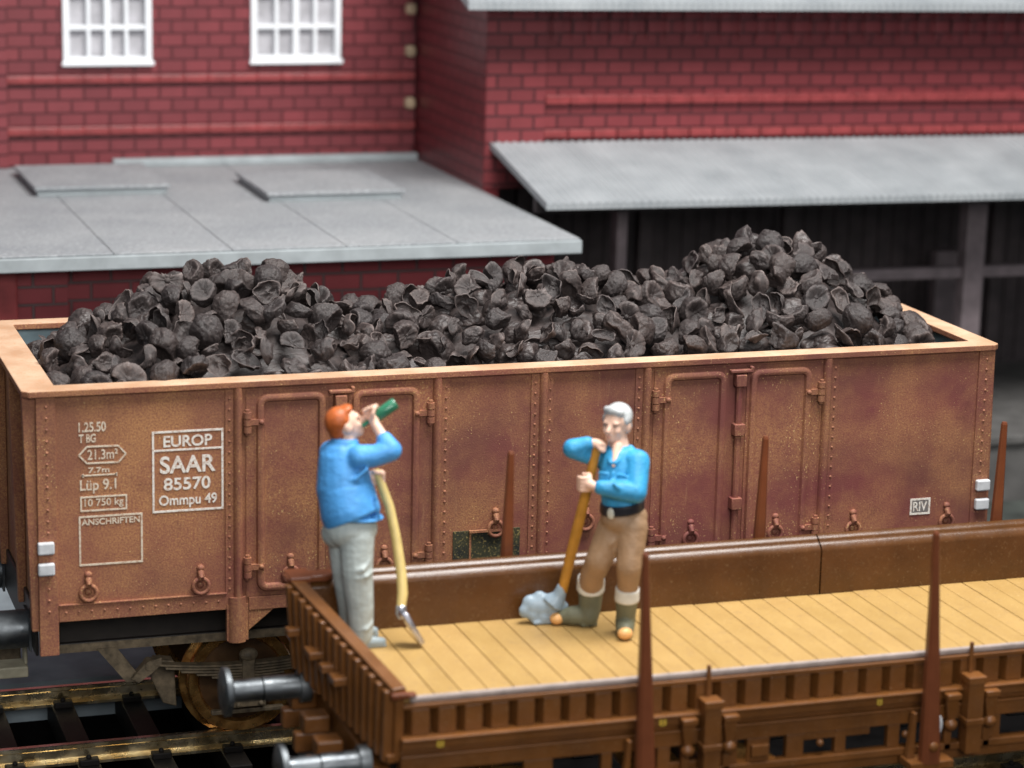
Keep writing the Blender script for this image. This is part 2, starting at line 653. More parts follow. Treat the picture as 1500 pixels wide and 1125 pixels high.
wins = [(-2.345, -1.215), (.058, 1.252)]
WZ0, WZ1 = 4.715, 6.42
m = MB()
m.box(-3.06, wins[0][0], 12.0, 12.4, -.4, 8.6)
m.box(wins[0][1], wins[1][0], 12.0, 12.4, -.4, 8.6)
m.box(wins[1][1], 2.262, 12.0, 12.4, -.4, 8.6)
for a, b in wins:
    m.box(a, b, 12.0, 12.4, -.4, WZ0)
    m.box(a, b, 12.0, 12.4, WZ1, 8.6)
local(m.build('wall', M['brick']), fb)
local(MB().box(-9.5, -3.062, 11.86, 12.4, -.4, 8.6).build('pilaster', M['brick']), fb)
for z0, z1 in ((4.5, 4.60), (3.85, 3.955)):
    m = MB()
    x = -3.055
    while x < 2.25:                                     # header course of separate bricks
        m.box(x, min(x + .305, 2.255), 11.93, 12.002, z0, z1)
        x += .32
    m.box(-3.055, 2.255, 11.945, 12.001, z0 + .008, z1 - .008)
    local(m.build('moulding', M['redstone'], bevel=.015), fb)
for z in (4.19, 4.87, 5.42, 5.97):
    local(MB().box(2.12, 2.258, 11.9, 12.05, z - .075, z + .075).build('corner_stone', M['cream'], bevel=.045), fb)
for a, b in wins:
    m = MB()
    y0, y1 = 11.955, 12.06
    m.box(a + .003, a + .085, y0, y1, WZ0 + .003, WZ1)
    m.box(b - .085, b - .003, y0, y1, WZ0 + .003, WZ1)
    m.box(a + .085, b - .085, y0, y1, WZ0 + .003, WZ0 + .115)
    w = b - a
    for k, t in ((1, .024), (2, .04), (3, .024)):
        xx = a + .085 + (w - .17) * k / 4
        m.box(xx - t, xx + t, y0 + .012, y1, WZ0 + .115, WZ1)
    for z in (5.165, 5.60, 6.03):
        m.box(a + .085, b - .085, y0 + .02, y1 - .004, z, z + .06)
    wo = local(m.build('window', M['frame'], bevel=.008), fb)
    local(MB().box(a - .02, b + .02, 11.915, 11.955, WZ0 + .003, WZ0 + .06).build('sill', M['frame'], bevel=.01), fb).parent = wo
    wo2 = MB().box(a + .02, b - .02, 12.07, 12.09, WZ0 + .02, WZ1).build('pane', M['pane'])
    wo2.parent = wo
for ch in list(bpy.data.objects):
    if ch.name.startswith('sill'):
        ch.matrix_parent_inverse = Matrix.Identity(4)
# lean-to roof made of felt sheets over a slab
m = MB()
m.mi = 1
m.box(-9.4, 2.315, 5.5, 11.94, 3.285, 3.43)
m.mi = 0
xs = [-9.3, -7.72, -6.48, -5.25, -4.03, -2.80, -1.56, -.33, .90, 2.30]
for a, b in zip(xs, xs[1:]):
    m.box(a + .003, b - .003, 5.53, 11.93, 3.431, 3.452)
local(m.build('roof', [M['roof'], M['rooftrim']], bevel=.012), fb)
local(MB().box(-1.75, 2.262, 11.80, 11.94, 3.454, 3.545).build('flashing', M['rooftrim'], bevel=.01), fb)
for x0, x1, y0, y1 in ((-3.03, -1.5, 9.5, 11.3), (-.46, 1.15, 8.62, 10.3)):
    sk = local(MB().box(x0, x1, y0, y1, 3.454, 3.52).build('skylight', M['rooftrim'], bevel=.01), fb)
    MB().box(x0 - .035, x1 + .035, y0 - .035, y1 + .035, 3.522, 3.565).build('cover', M['roof'], bevel=.01).parent = sk
local(MB().box(-9.3, -3.21, 6.0, 6.25, -.4, 3.28).build('base_wall', M['brick_low']), fb)
local(MB().box(-3.208, 2.2, 6.16, 6.4, -.4, 3.28).build('base_wall', M['brick_low']), fb)
local(MB().box(-4.6, -3.74, 5.9, 5.995, -.4, 3.28).build('pillar', M['redstone'], bevel=.02), fb)
local(MB().box(2.0, 2.3, 6.41, 9.0, -.4, 3.28).build('base_wall', M['brick_side']), fb)

# ------------------------------------------------------------------ loading shed on the right
ls = thing('loading_shed', 'red brick goods shed with a grey corrugated canopy above a dark open loading bay', 'building', loc=(7, 9, -.4))
m = MB()
m.box(3.02, 15.5, 9.06, 9.3, 3.90, 5.76)
local(m.build('wall', M['brick_light']), ls)
local(MB().box(2.27, 3.018, 9.0, 9.3, 3.46, 5.7).build('pilaster', M['brick_light']), ls)
m = MB()
m.prism([(2.262, 9.03, 3.0), (2.262, 14.5, 3.0), (2.262, 14.5, 7.45), (2.262, 9.03, 5.7)], (.2, 0, 0))
local(m.build('side_wall', M['brick_side']), ls)
m = MB()
x = 3.03
while x < 15:
    m.box(x, x + .30, 8.985, 9.062, 4.475, 4.585)
    x += .32
m.box(3.03, 15, 9.005, 9.061, 4.482, 4.575)
x = 3.03
while x < 15:
    m.box(x, x + .30, 9.02, 9.062, 4.06, 4.16)
    x += .32
local(m.build('moulding', M['redstone'], bevel=.012), ls)
m = MB()
x = 3.1
while x < 15:                                           # toothed frieze under the eave
    m.box(x, x + .12, 9.02, 9.062, 5.25, 5.62)
    x += .245
local(m.build('frieze', M['brick_light'], bevel=.01), ls)


def sheet_roof(x0, x1, yf, zf, yb, zb, th, pitch):
    """Corrugated sheet, ribs running down the slope, with real scalloped front edge."""
    mb = MB()
    n = int((x1 - x0) / pitch)
    prev = None
    for k in range(n * 4 + 1):
        x = x0 + (x1 - x0) * k / (n * 4)
        h = .011 * math.cos(k / 4 * 2 * math.pi)
        cur = [mb.bm.verts.new((x, yf, zf + h)), mb.bm.verts.new((x, yb, zb + h)), mb.bm.verts.new((x, yb, zb - th)), mb.bm.verts.new((x, yf, zf - th))]
        if prev:
            for a in range(4):
                b = (a + 1) % 4
                mb._f([prev[a], prev[b], cur[b], cur[a]])
        else:
            mb._f(cur)
        prev = cur
    mb._f(prev)
    return mb


local(sheet_roof(2.33, 15.5, 6.84, 3.60, 9.0, 4.02, .075, .105).build('canopy', M['corrug'], smooth=50), ls)
local(MB().box(2.36, 15.4, 7.3, 7.4, 3.42, 3.58).build('canopy_beam', M['shed']), ls)
local(sheet_roof(1.80, 15.6, 8.30, 5.76, 14.4, 7.62, .09, .105).build('roof', M['corrug'], smooth=50), ls)
m = MB()
m.box(2.4, 15.5, 10.6, 10.8, .5, 4.2)
for k in range(60):
    m.box(2.45 + k * .22, 2.65 + k * .22, 10.56, 10.6, .55, 4.2)
local(m.build('back_wall', M['shed']), ls)
local(MB().box(2.4, 15.5, 9.07, 10.58, 4.061, 4.15).build('ceiling', M['shed']), ls)
for x0, x1 in ((3.60, 3.74), (8.29, 8.56), (12.9, 13.15)):
    local(MB().box(x0, x1, 7.9, 8.14, .62, 3.76).build('post', M['post'], bevel=.02), ls)
for x0, x1 in ((2.9, 3.05), (4.55, 4.72), (6.55, 6.72), (9.6, 9.75)):
    local(MB().box(x0, x1, 9.6, 9.75, .62, 4.06).build('stud', M['shed'], bevel=.01), ls)
local(MB().box(4.2, 8.285, 7.96, 8.1, 2.36, 2.50).build('cross_beam', M['post'], bevel=.01), ls)
local(MB().box(8.565, 12.9, 7.96, 8.1, 2.36, 2.50).build('cross_beam', M['post'], bevel=.01), ls)
local(MB().box(8.95, 9.35, 9.9, 10.1, .62, 2.35).build('door_post', M['post'], bevel=.01), ls)
ls.rotation_euler = (0, R(.35), 0)
lp = MB().box(3.0, 18, 6.7, 12, -.4, .50)
lp.box(2.98, 18, 6.64, 12, .502, .615)
tag(lp.build('loading_platform', M['platform'], bevel=.02), 'low dark concrete platform under the corrugated canopy', 'platform')

# ------------------------------------------------------------------ open coal wagon
cw = thing('coal_wagon', 'weathered red-brown open railway wagon heaped with coal and lettered SAAR', 'railway wagon', loc=(0, 1.445, 0))


def cwp(mb, name, mat, parent=None, smooth=None, bevel=0, label=None):
    o = mb.build(name, mat, None, smooth, bevel, label)
    if parent is None:
        local(o, cw)
    else:
        o.parent = parent
    return o


HL, WW, ZT, ZS = 4.36, 2.89, 3.28, 1.35
XP1, XP3 = 2.697, .958
# side and end sheets
cwp(MB().box(-HL, HL, 0, .05, ZS, ZT), 'side_wall', M['wagon'])
far_side = cwp(MB().box(-HL, HL, WW - .05, WW, ZS, ZT), 'side_wall', M['wagon'])
for s in (-1, 1):
    cwp(MB().box(min(s * HL, s * (HL - .05)), max(s * HL, s * (HL - .05)), .051, WW - .051, ZS, ZT - .003), 'end_wall', M['wagon'])
m = MB()
m.box(-HL + .055, HL - .055, .054, .062, ZS + .1, ZT - .01)
m.box(-HL + .055, HL - .055, WW - .062, WW - .054, ZS + .1, ZT - .01)
for s in (-1, 1):
    a, b = sorted((s * (HL - .054), s * (HL - .062)))
    m.box(a, b, .07, WW - .07, ZS + .1, ZT - .01)
cwp(m, 'inner_lining', M['lining'])
cwp(MB().box(-HL + .07, HL - .07, .07, WW - .07, ZS + .01, ZS + .09), 'floor', M['under'])
# rim
oc = .05
c = .055
X, Y, XL = HL + oc, oc, HL + .125
outer = [(-XL + c, -Y), (X - c, -Y), (X, -Y + c), (X, WW + Y - c), (X - c, WW + Y), (-XL + c, WW + Y), (-XL, WW + Y - c), (-XL, -Y + c)]
ix, iy = HL - .165, .165
e = .012
inner = [(-ix + e, iy), (ix - e, iy), (ix, iy + e), (ix, WW - iy - e), (ix - e, WW - iy), (-ix + e, WW - iy), (-ix, WW - iy - e), (-ix, iy + e)]
cwp(MB().ring(outer, inner, ZT - .012, 3.322, 1), 'rim', [M['wagon'], M['edge']], bevel=.008)
m = MB()
for s in (-1, 1):
    m.box(-2.2 + s * 2.0 - .2, -2.2 + s * 2.0 + .25, -.052, -.02, 3.322, 3.327)
m.bm.free()

# posts
def half_round(mb, x, y, z0, z1, w, d, n=7):
    pts = [(x + w / 2 * math.cos(a), y - d * math.sin(a), z0) for a in [math.pi * k / n for k in range(n + 1)]]
    mb.prism(pts, (0, 0, z1 - z0))


def post_parts(x, side):
    m = MB()
    half_round(m, x, .002, 1.06, ZT - .015, .085, .06)
    if abs(x) > 1 or x == 0:
        pass
    if side:
        a, b = sorted((x + side * .035, x + side * .108))
        m.box(a, b, -.014, .001, ZS + .02, ZT - .01)
        z = 1.52
        while z < 3.22:
            m.rivet(x + side * .074, -.014, z, .0155)
            z += .092
    else:
        m.box(x - .115, x + .085, -.014, .001, ZS + .02, ZT - .01)
        z = 1.52
        while z < 3.22:
            m.rivet(x - .078, -.014, z, .0155)
            m.rivet(x + .06, -.014, z + .03, .0135)
            z += .092
    if abs(x) > 2:
        m.box(x - .10, x + .085, -.022, .03, 1.06, ZS + .03)
        half_round(m, x - .01, -.018, 1.05, ZS + .1, .15, .045)
    return cwp(m, 'post', [M['wagon'], M['rivet']], smooth=35)


post_parts(-XP1, -1)
post_parts(-XP3, 1)
post_parts(0, 0)
post_parts(XP3, -1)
post_parts(XP1, 1)
# corner posts with brackets
for s in (-1, 1):
    m = MB()
    a, b = sorted((s * (HL + .012), s * (HL - .145)))
    m.box(a, b, -.022, .04, 1.055, ZT - .008)
    z = 1.44
    while z < 3.2:
        if abs(z - 1.995) > .08 and abs(z - 1.82) > .08:
            m.rivet(s * (HL - .07), -.022, z, .0165)
        z += .097
    cwp(m, 'corner_post', [M['wagon'], M['rivet']], bevel=.006)
    for z in (1.995, 1.815):
        a, b = sorted((s * (HL + .022), s * (HL - .115)))
        cwp(MB().box(a, b, -.075, -.02, z - .052, z + .052), 'bracket', M['white'], bevel=.014)
# sill strips
for s in (-1, 1):
    m = MB()
    a, b = sorted((s * (HL - .148), s * (XP1 + .10)))
    m.box(a, b, -.016, .001, ZS - .01, 1.478)
    m.box(a, b, -.03, .001, 1.478, 1.492)
    x = a + .06
    while x < b - .02:
        m.rivet(x, -.016, 1.42, .0155)
        x += .107
    cwp(m, 'sill_strip', [M['wagon'], M['rivet']], bevel=.004)
m = MB()
for a, b in ((-XP1 + .09, -XP3 - .05), (XP3 + .05, XP1 - .09)):
    m.box(a, b, -.020, .001, ZS - .03, 1.435)
m.box(-XP3 + .19, -.18, -.014, .001, ZS - .01, 1.46)
m.box(.13, XP3 - .19, -.014, .001, ZS - .01, 1.46)
for s in (-1, 1):
    x = s * XP1
    m.prism([(x - s * .09, -.012, 1.318), (x - s * .31, -.012, 1.318), (x - s * .09, -.012, 1.14)], (0, .03, 0))
cwp(m, 'door_sill', M['wagon'], bevel=.004)


# doors
def round_frame(mb, x0, x1, z0, z1, w, d, rad=.09, y=0.0):
    """Raised bead in the shape of a rounded rectangle."""
    pts = []
    for cx, cz, a0 in ((x1 - rad, z1 - rad, 0), (x0 + rad, z1 - rad, 90), (x0 + rad, z0 + rad, 180), (x1 - rad, z0 + rad, 270)):
        for k in range(6):
            a = R(a0 + 18 * k)
            pts.append((cx, cz, math.cos(a), math.sin(a), rad))
    prof = [(0, .0), (.012, -d * .8), (.03, -d), (w - .03, -d), (w - .012, -d * .8), (w, .0)]
    rings = []
    for cx, cz, ca, sa, rr in pts:
        rings.append([mb.bm.verts.new((cx + ca * (rr - q), y + t, cz + sa * (rr - q))) for q, t in prof])
    n = len(rings)
    for i in range(n):
        a, b = rings[i], rings[(i + 1) % n]
        for k in range(len(prof) - 1):
            mb._f([a[k], a[k + 1], b[k + 1], b[k]])


def hinge(x, z, d, parent):
    m = MB()
    for q in (.062, .0, -.062):
        m.tube([(x, -.052, z + q - .026), (x, -.052, z + q + .026)], .034, 10)
    m.tube([(x, -.052, z - .11), (x, -.052, z + .11)], .02, 8)
    m.box(min(x, x + d * .15), max(x, x + d * .15), -.05, -.008, z - .028, z + .02)
    m.ball((x + d * .12, -.05, z - .004), .024, 8, 6)
    return cwp(m, 'hinge', M['wagon'], parent, smooth=40)


for s in (-1, 1):
    cx = s * (XP1 + XP3) / 2
    for q in (-1, 1):
        a, b = sorted((cx + q * .085, cx + q * .80))
        m = MB()
        m.box(a - .0, b, -.012, .001, 1.44, 3.235)
        fa, fb_ = (a + .025, b - .085) if q > 0 else (a + .085, b - .025)
        round_frame(m, fa, fb_, 1.475, 3.205, .075, .034, .10, -.012)
        d = cwp(m, 'door', M['wagon'], smooth=35)
        hx = s * (XP1 - .072) if abs(cx + q * .8) > abs(cx) else s * (XP3 + .072)
        for z in (2.972, 1.71):
            hinge(hx, z, -1 if hx > cx else 1, d)
    m = MB()
    m.tube([(cx, -.045, 1.46), (cx, -.045, 3.12)], .03, 10)
    for z in (3.115, 2.665, 1.985):
        m.box(cx - .05, cx + .05, -.095, -.002, z - .055, z + .055)
    m.box(cx - .10, cx + .12, -.085, -.03, 3.185, 3.215)
    m.box(cx + .09, cx + .12, -.085, -.03, 3.2, 3.24)
    m.box(cx - .16, cx + .13, -.07, -.015, 1.465, 1.50)
    cwp(m, 'lock_bar', M['wagon'], smooth=35, bevel=.008)

# tie rings
for x, z in ((-3.965, 1.61), (-3.02, 1.60), (-2.245, 1.645), (-1.42, 1.66), (-.417, 1.925), (.417, 1.925), (1.42, 1.70), (2.245, 1.70), (3.02, 1.685), (3.972, 1.69)):
    m = MB()
    m.torus((x, -.03, z - .03), .066, .019, 'y', 20, 8)
    m.ball((x, -.006, z - .025), (.03, .022, .03), 10, 8)
    m.tube([(x, -.02, z + .03), (x, -.05, z + .06), (x, -.02, z + .095)], .03, 8)
    m.ball((x, -.012, z + .125), (.033, .03, .03), 10, 8)
    cwp(m, 'tie_ring', M['wagon'], smooth=60)

# black board with its little shelf
m = MB()
m.box(-.80, -.19, -.0155, -.001, 1.47, 1.885)
cwp(m, 'notice_board', M['patch'])
m = MB()
m.box(-.66, -.32, -.045, -.016, 1.872, 1.892)
m.box(-.655, -.637, -.022, -.016, 1.49, 1.87)
cwp(m, 'notice_frame', M['wagon'])

# lettering
lt = MB()
outline(lt, -3.42, -2.82, 2.226, 2.925, .017)
lt.box(-3.403, -2.837, -.006, -.0015, 2.752, 2.767)
lets = cwp(lt, 'lettering', M['letter_bright'])
L = M['letter_bright']
text_part('EUROP', -3.325, -2.915, 2.785, 2.882, L, lets, bold=.022)
text_part('SAAR', -3.355, -2.885, 2.558, 2.708, L, lets, bold=.02)
text_part('85570', -3.325, -2.93, 2.412, 2.520, L, lets, bold=.018)
text_part('Ommpu 49', -3.365, -2.875, 2.258, 2.372, L, lets, bold=.02)
lt = MB()
outline(lt, -4.035, -3.505, 1.81, 2.238, .015)
outline(lt, -4.02, -3.632, 2.276, 2.405, .013)
hx = [(-4.025, 2.757), (-3.96, 2.828), (-3.70, 2.824), (-3.637, 2.752), (-3.70, 2.684), (-3.96, 2.687)]
for k in range(6):
    (a, b), (c_, d_) = hx[k], hx[(k + 1) % 6]
    v = Vector((c_ - a, 0, d_ - b)).normalized()
    nn = Vector((v.z, 0, -v.x)) * .0065
    lt.prism([(a + nn.x, -.0065, b + nn.z), (c_ + nn.x, -.0065, d_ + nn.z), (c_ - nn.x, -.0065, d_ - nn.z), (a - nn.x, -.0065, b - nn.z)], (0, .005, 0))
lt.box(-4.01, -3.715, -.006, -.0015, 2.578, 2.589)
for xx in (-4.012, -3.735):
    lt.prism([(xx, -.006, 2.583), (xx + .024, -.006, 2.60), (xx + .024, -.006, 2.566)], (0, .0042, 0))
data = cwp(lt, 'lettering', M['letter'])
L = M['letter']
text_part('1.25.50', -4.025, -3.80, 2.952, 3.035, L, data, bold=.02)
text_part('T BG', -4.025, -3.885, 2.862, 2.935, L, data, bold=.02)
text_part('21.3m²', -3.955, -3.705, 2.715, 2.80, L, data, bold=.008)
text_part('7.7m', -3.95, -3.775, 2.602, 2.65, L, data, bold=.02)
text_part('Lüp 9.1', -4.02, -3.72, 2.428, 2.548, L, data, bold=.014)
text_part('10 750 kg', -3.985, -3.662, 2.30, 2.382, L, data, bold=.01)
text_part('ANSCHRIFTEN', -4.012, -3.528, 2.158, 2.212, L, data, bold=.02)
lt = MB()
outline(lt, 3.60, 3.805, 1.742, 1.897, .018)
m2 = cwp(lt, 'lettering', M['letter_bright'])
cwp(MB().box(3.62, 3.785, -.0035, -.001, 1.762, 1.877), 'lettering_ground', M['stencil'], m2)
text_part('RIV', 3.632, 3.772, 1.775, 1.865, M['letter_bright'], m2, -.005, bold=.01)

# ends: tapered stanchions
for s in (-1, 1):
    bo = .12 if s < 0 else .035
    for y in (.02, .86, 2.03, 2.80):
        x = s * HL
        w = .085
        m = MB()
        m.hexa([(x + s * .002, y, 1.26), (x + s * .07, y, 1.26), (x + s * .07, y + w, 1.26), (x + s * .002, y + w, 1.26),
                (x + s * .002, y, ZT - .01), (x + s * bo, y, ZT - .01), (x + s * bo, y + w, ZT - .01), (x + s * .002, y + w, ZT - .01)])
        cwp(m, 'end_stanchion', M['wagon'], bevel=.008)
    a, b = sorted((s * HL, s * (HL + .028)))
    cwp(MB().box(a, b, .16, WW - .16, 1.0, 1.40), 'headstock', M['under'], bevel=.01)
    # buffers
    for y in (.57, 2.32):
        x = s * (HL + .03)
        m = MB()
        m.tube([(x, y, 1.12), (x + s * .36, y, 1.12)], .165, 24)
        m.tube([(x + s * .36, y, 1.12), (x + s * .55, y, 1.12)], .10, 20)
        m.box(min(x, x + s * .02), max(x, x + s * .02), y - .19, y + .19, .97, 1.27)
        b_ = cwp(m, 'buffer', M['chrome'], smooth=40)
        m = MB()
        m.tube([(x + s * .55, y, 1.12), (x + s * .60, y, 1.12)], .235, 28)
        cwp(m, 'buffer_plate', M['chrome'], b_, smooth=40)
    # coupling pocket
    x = s * (HL + .02)
    m = MB()
    a, b = sorted((x, x + s * .62))
    m.box(a, b, 1.2, 1.69, .60, .80)
    m.box(a, b, 1.26, 1.63, .81, .90)
    m.tube([(x + s * .62, 1.445, .7), (x + s * .80, 1.445, .66), (x + s * .86, 1.445, .82)], .05, 10)
    cwp(m, 'coupling', M['rusty'], bevel=.015)
    m = MB()
    x = s * (HL + .03)
    m.box(min(x, x + s * .26), max(x, x + s * .26), .62, .86, .66, .76)
    m.box(min(x, x + s * .03), max(x, x + s * .03), .66, .80, .76, 1.0)
    cwp(m, 'step', M['step'], bevel=.02)

# running gear
for y in (.50, 2.39):
    m = MB()
    m.box(-HL + .12, HL - .12, y - .035, y + .035, 1.0, ZS + .02)
    m.box(-HL + .12, HL - .12, y - .075, y + .075, .915, .999)
    cwp(m, 'solebar', [M['under']], bevel=.005)
m = MB()
m.box(-HL + .15, HL - .15, .415, .432, .92, .994)
cwp(m, 'solebar_flange', M['rusty'])
for s in (-1, 1):
    ax = s * 2.53
    # wheelset
    for y, d in ((1.445 - .7535, -1), (1.445 + .7535, 1)):
        m = MB()
        prof = [(.47, -.07), (.485, -.035), (.475, .035), (.535, .045), (.54, .06), (.52, .075), (.40, .08), (.39, .05), (.14, .035), (.12, .07), (.12, -.07), (.14, -.03), (.37, -.02), (.39, -.06)]
        n = 48
        rings = []
        for i in range(n):
            a = 2 * math.pi * i / n
            rings.append([m.bm.verts.new((ax + r * math.cos(a), y - d * w_ * -1 * -1 if False else y - d * w_, .475 + r * math.sin(a))) for r, w_ in prof])
        for i in range(n):
            a, b = rings[i], rings[(i + 1) % n]
            for k in range(len(prof)):
                j = (k + 1) % len(prof)
                m._f([a[k], a[j], b[j], b[k]])
        for f in m.bm.faces:
            q = f.calc_center_median()
            if math.hypot(q.x - ax, q.z - .475) < .36:
                f.material_index = 1
        cwp(m, 'wheel', [M['wheel'], M['web']], smooth=35)
    cwp(MB().tube([(ax, .33, .475), (ax, 2.56, .475)], .07, 14), 'axle', M['under'], smooth=40)
    for y, d in ((.40, -1), (2.49, 1)):
        sp = MB()
        # leaf spring
        for k in range(6):
            hl = .86 - k * .135
            pts = []
            for i in range(13):
                t = -1 + 2 * i / 12
                pts.append((ax + t * hl, .80 - .016 - k * .026 - .07 * (1 - (t * hl / .86) ** 2) * 1.0))
            top = [(px, y - .05, pz) for px, pz in pts] + [(px, y - .05, pz - .018) for px, pz in reversed(pts)]
            sp.prism(top, (0, .10, 0))
        spr = cwp(sp, 'spring', M['rusty'], bevel=.003)
        m = MB()
        m.box(ax - .055, ax + .055, y - .075, y + .075, .56, .775)
        m.ball((ax, y - .05, .80), (.085, .06, .06), 12, 8)
        cwp(m, 'spring_buckle', M['rusty'], spr, bevel=.012)
        for q in (-1, 1):
            xx = ax + q * .86
            m = MB()
            m.prism([(xx - q * .10, y - .045, .83), (xx + q * .03, y - .045, .80), (xx + q * .16, y - .045, .66), (xx + q * .10, y - .045, .62), (xx - q * .02, y - .045, .70), (xx - q * .1, y - .045, .77)], (0, .09, 0))
            m.tube([(xx, y - .065, .77), (xx, y + .06, .77)], .045, 12)
            m.tube([(xx + q * .11, y - .065, .675), (xx + q * .11, y + .06, .675)], .034, 12)
            m.prism([(xx + q * .05, y + .0, .62), (xx + q * .20, y + .0, .62), (xx + q * .45, y + .0, .94), (xx + q * .28, y + .0, .94)], (0, .05, 0))
            cwp(m, 'spring_hanger', M['rusty'], spr, smooth=40)
        m = MB()
        m.box(ax - .15, ax + .15, y - .09, y + .09, .33, .56)
        for q in (-.1, .1):
            m.ball((ax + q, y - .10, .36), .026, 8, 6)
        m.box(ax - .32, ax + .32, y - .03, y + .03, .255, .295)
        cwp(m, 'axle_box', M['rusty'], bevel=.012)
        for q in (-1, 1):
            xx = ax + q * .60
            m = MB()
            m.prism([(xx + q * .17, y + .22, .72), (xx + q * .20, y + .22, .55), (xx + q * .10, y + .22, .32), (xx - q * .02, y + .22, .28), (xx + q * .0, y + .22, .70)], (0, .16, 0))
            cwp(m, 'brake_shoe', M['rusty'], bevel=.012)

# ------------------------------------------------------------------ coal
TOP = [(-4.3, 3.30), (-4.1, 3.38), (-3.7, 3.57), (-3.1, 3.87), (-2.68, 3.985), (-2.12, 3.995), (-1.69, 3.76), (-1.18, 3.50), (-.8, 3.66), (-.16, 3.89), (.36, 3.945), (.83, 3.90), (1.37, 3.70), (1.85, 3.77), (2.25, 4.04), (2.73, 4.15), (3.09, 4.04), (3.6, 3.74), (3.95, 3.44), (4.3, 3.18)]


def top_at(x):
    for (a, za), (b, zb) in zip(TOP, TOP[1:]):
        if a <= x <= b:
            t = (x - a) / (b - a)
            return za + (zb - za) * t
    return 3.2


def heap(x, y):
    t = abs((y - 1.45) / 1.36)
    base = 3.235
    if x > 3.5:
        base -= (x - 3.5) * .34
    if x < -3.7:
        base -= (-3.7 - x) * .12
    if x < -3.1 and y > 1.75:
        base -= min(1, (-3.1 - x) / .4) * min(1, (y - 1.75) / .4) * .42
    return base + (max(top_at(x), base) - base) * max(0, 1 - t ** 1.55)


def lump_ball(seed):
    """Rounded pebble with a few scooped, sharp-rimmed breaks."""
    rng = random.Random(seed)
    bm = bmesh.new()
    bmesh.ops.create_icosphere(bm, subdivisions=5, radius=1)
    cuts = []
    for _ in range(rng.choice((2, 2, 3, 3, 4))):
        cuts.append((Vector((rng.gauss(0, 1), rng.gauss(0, 1), rng.gauss(0, 1))).normalized(), rng.uniform(.30, .72), rng.uniform(.10, .40)))
    o = Vector((seed * 3.1, seed * 1.7, 5))
    sc = Vector((rng.uniform(1.0, 1.25), rng.uniform(.85, 1.1), rng.uniform(.75, 1.0)))
    for v in bm.verts:
        d = v.co.normalized()
        r = 1.0 + .12 * noise.noise(d * 1.5 + o)
        for n, h, dep in cuts:
            h2 = h + .07 * noise.noise(d * 2.6 + o * 2 + n * 3)
            q = d.dot(n)
            if q > 0 and q * r > h2:
                rim = math.sqrt(max(0, 1 - h2 * h2))
                lat = math.sqrt(max(0, 1 - q * q)) * h2 / max(q, .05)
                r = (h2 - dep * max(0, 1 - (lat / max(rim, .1)) ** 2)) / q
        w = noise.noise(d * 3.2 - o)
        r *= 1 + .045 * noise.noise(d * 4.5 + o) - .05 * (1 - min(1, abs(w) * 7)) + .008 * noise.noise(d * 11 + o)
        v.co = d * max(.2, r)
        v.co.x *= sc.x
        v.co.y *= sc.y
        v.co.z *= sc.z
    return bm


def lump_shell(seed):
    """Cupped husk-like piece: thick wall, wavy lip, pinched towards the mouth."""
    rng = random.Random(seed * 13 + 1)
    bm = bmesh.new()
    n, mr = 30, 13
    o = Vector((seed * 2.3, 9, seed))
    mouth = rng.uniform(48, 82)
    waves = [(rng.choice((1, 2, 2, 3)), rng.uniform(0, 6.28), rng.uniform(5, 15)) for _ in range(3)]
    pinch = rng.uniform(.3, .75)
    sc = (rng.uniform(.9, 1.15), rng.uniform(.75, 1.0), rng.uniform(.8, 1.05))
    th = rng.uniform(.12, .26)

    def pt(a, f, rr):
        ph = math.cos(0) * R(mouth + sum(w * math.sin(k * a + p) for k, p, w in waves)) * f
        d = Vector((math.sin(ph) * math.cos(a), math.sin(ph) * math.sin(a), -math.cos(ph)))
        r = rr * (1 + .22 * noise.noise(d * 1.6 + o) + .06 * noise.noise(d * 4 + o) + .012 * noise.noise(d * 9 + o))
        r -= .07 * (1 - min(1, abs(noise.noise(d * 2.6 - o)) * 6)) + .05 * (1 - min(1, abs(noise.noise(d * 2.0 + o * 1.7)) * 5))
        p = d * r
        t = max(0, (p.z + 1) / 2)
        p.y *= 1 - pinch * t
        p.x *= 1 + .12 * t
        return Vector((p.x * sc[0], p.y * sc[1], p.z * sc[2]))
    outer = [bm.verts.new(pt(0, 0, 1))]
    innr = [bm.verts.new(pt(0, 0, 1 - th * 1.6))]
    go, gi = [], []
    for j in range(1, mr + 1):
        f = j / mr
        go.append([bm.verts.new(pt(2 * math.pi * k / n, f, 1)) for k in range(n)])
        gi.append([bm.verts.new(pt(2 * math.pi * k / n, f * .985, 1 - th * (1.7 - 1.45 * f))) for k in range(n)])
    for k in range(n):
        q = (k + 1) % n
        bm.faces.new([outer[0], go[0][q], go[0][k]])
        bm.faces.new([innr[0], gi[0][k], gi[0][q]])
        for j in range(mr - 1):
            bm.faces.new([go[j][k], go[j][q], go[j + 1][q], go[j + 1][k]])
            bm.faces.new([gi[j][q], gi[j][k], gi[j + 1][k], gi[j + 1][q]])
        bm.faces.new([go[-1][k], go[-1][q], gi[-1][q], gi[-1][k]])
    bmesh.ops.recalc_face_normals(bm, faces=bm.faces)
    z = sum(v.co.z for v in bm.verts) / len(bm.verts)
    for v in bm.verts:
        v.co.z -= z
    return bm


lump_mesh = []
for k in range(22):
    bm = lump_ball(k + 1) if k % 11 < 6 else lump_shell(k + 1)
    me = bpy.data.meshes.new('coal_lump')
    bm.to_mesh(me)
    bm.free()
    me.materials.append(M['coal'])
    me.polygons.foreach_set('use_smooth', [True] * len(me.polygons))
    lump_mesh.append(me)

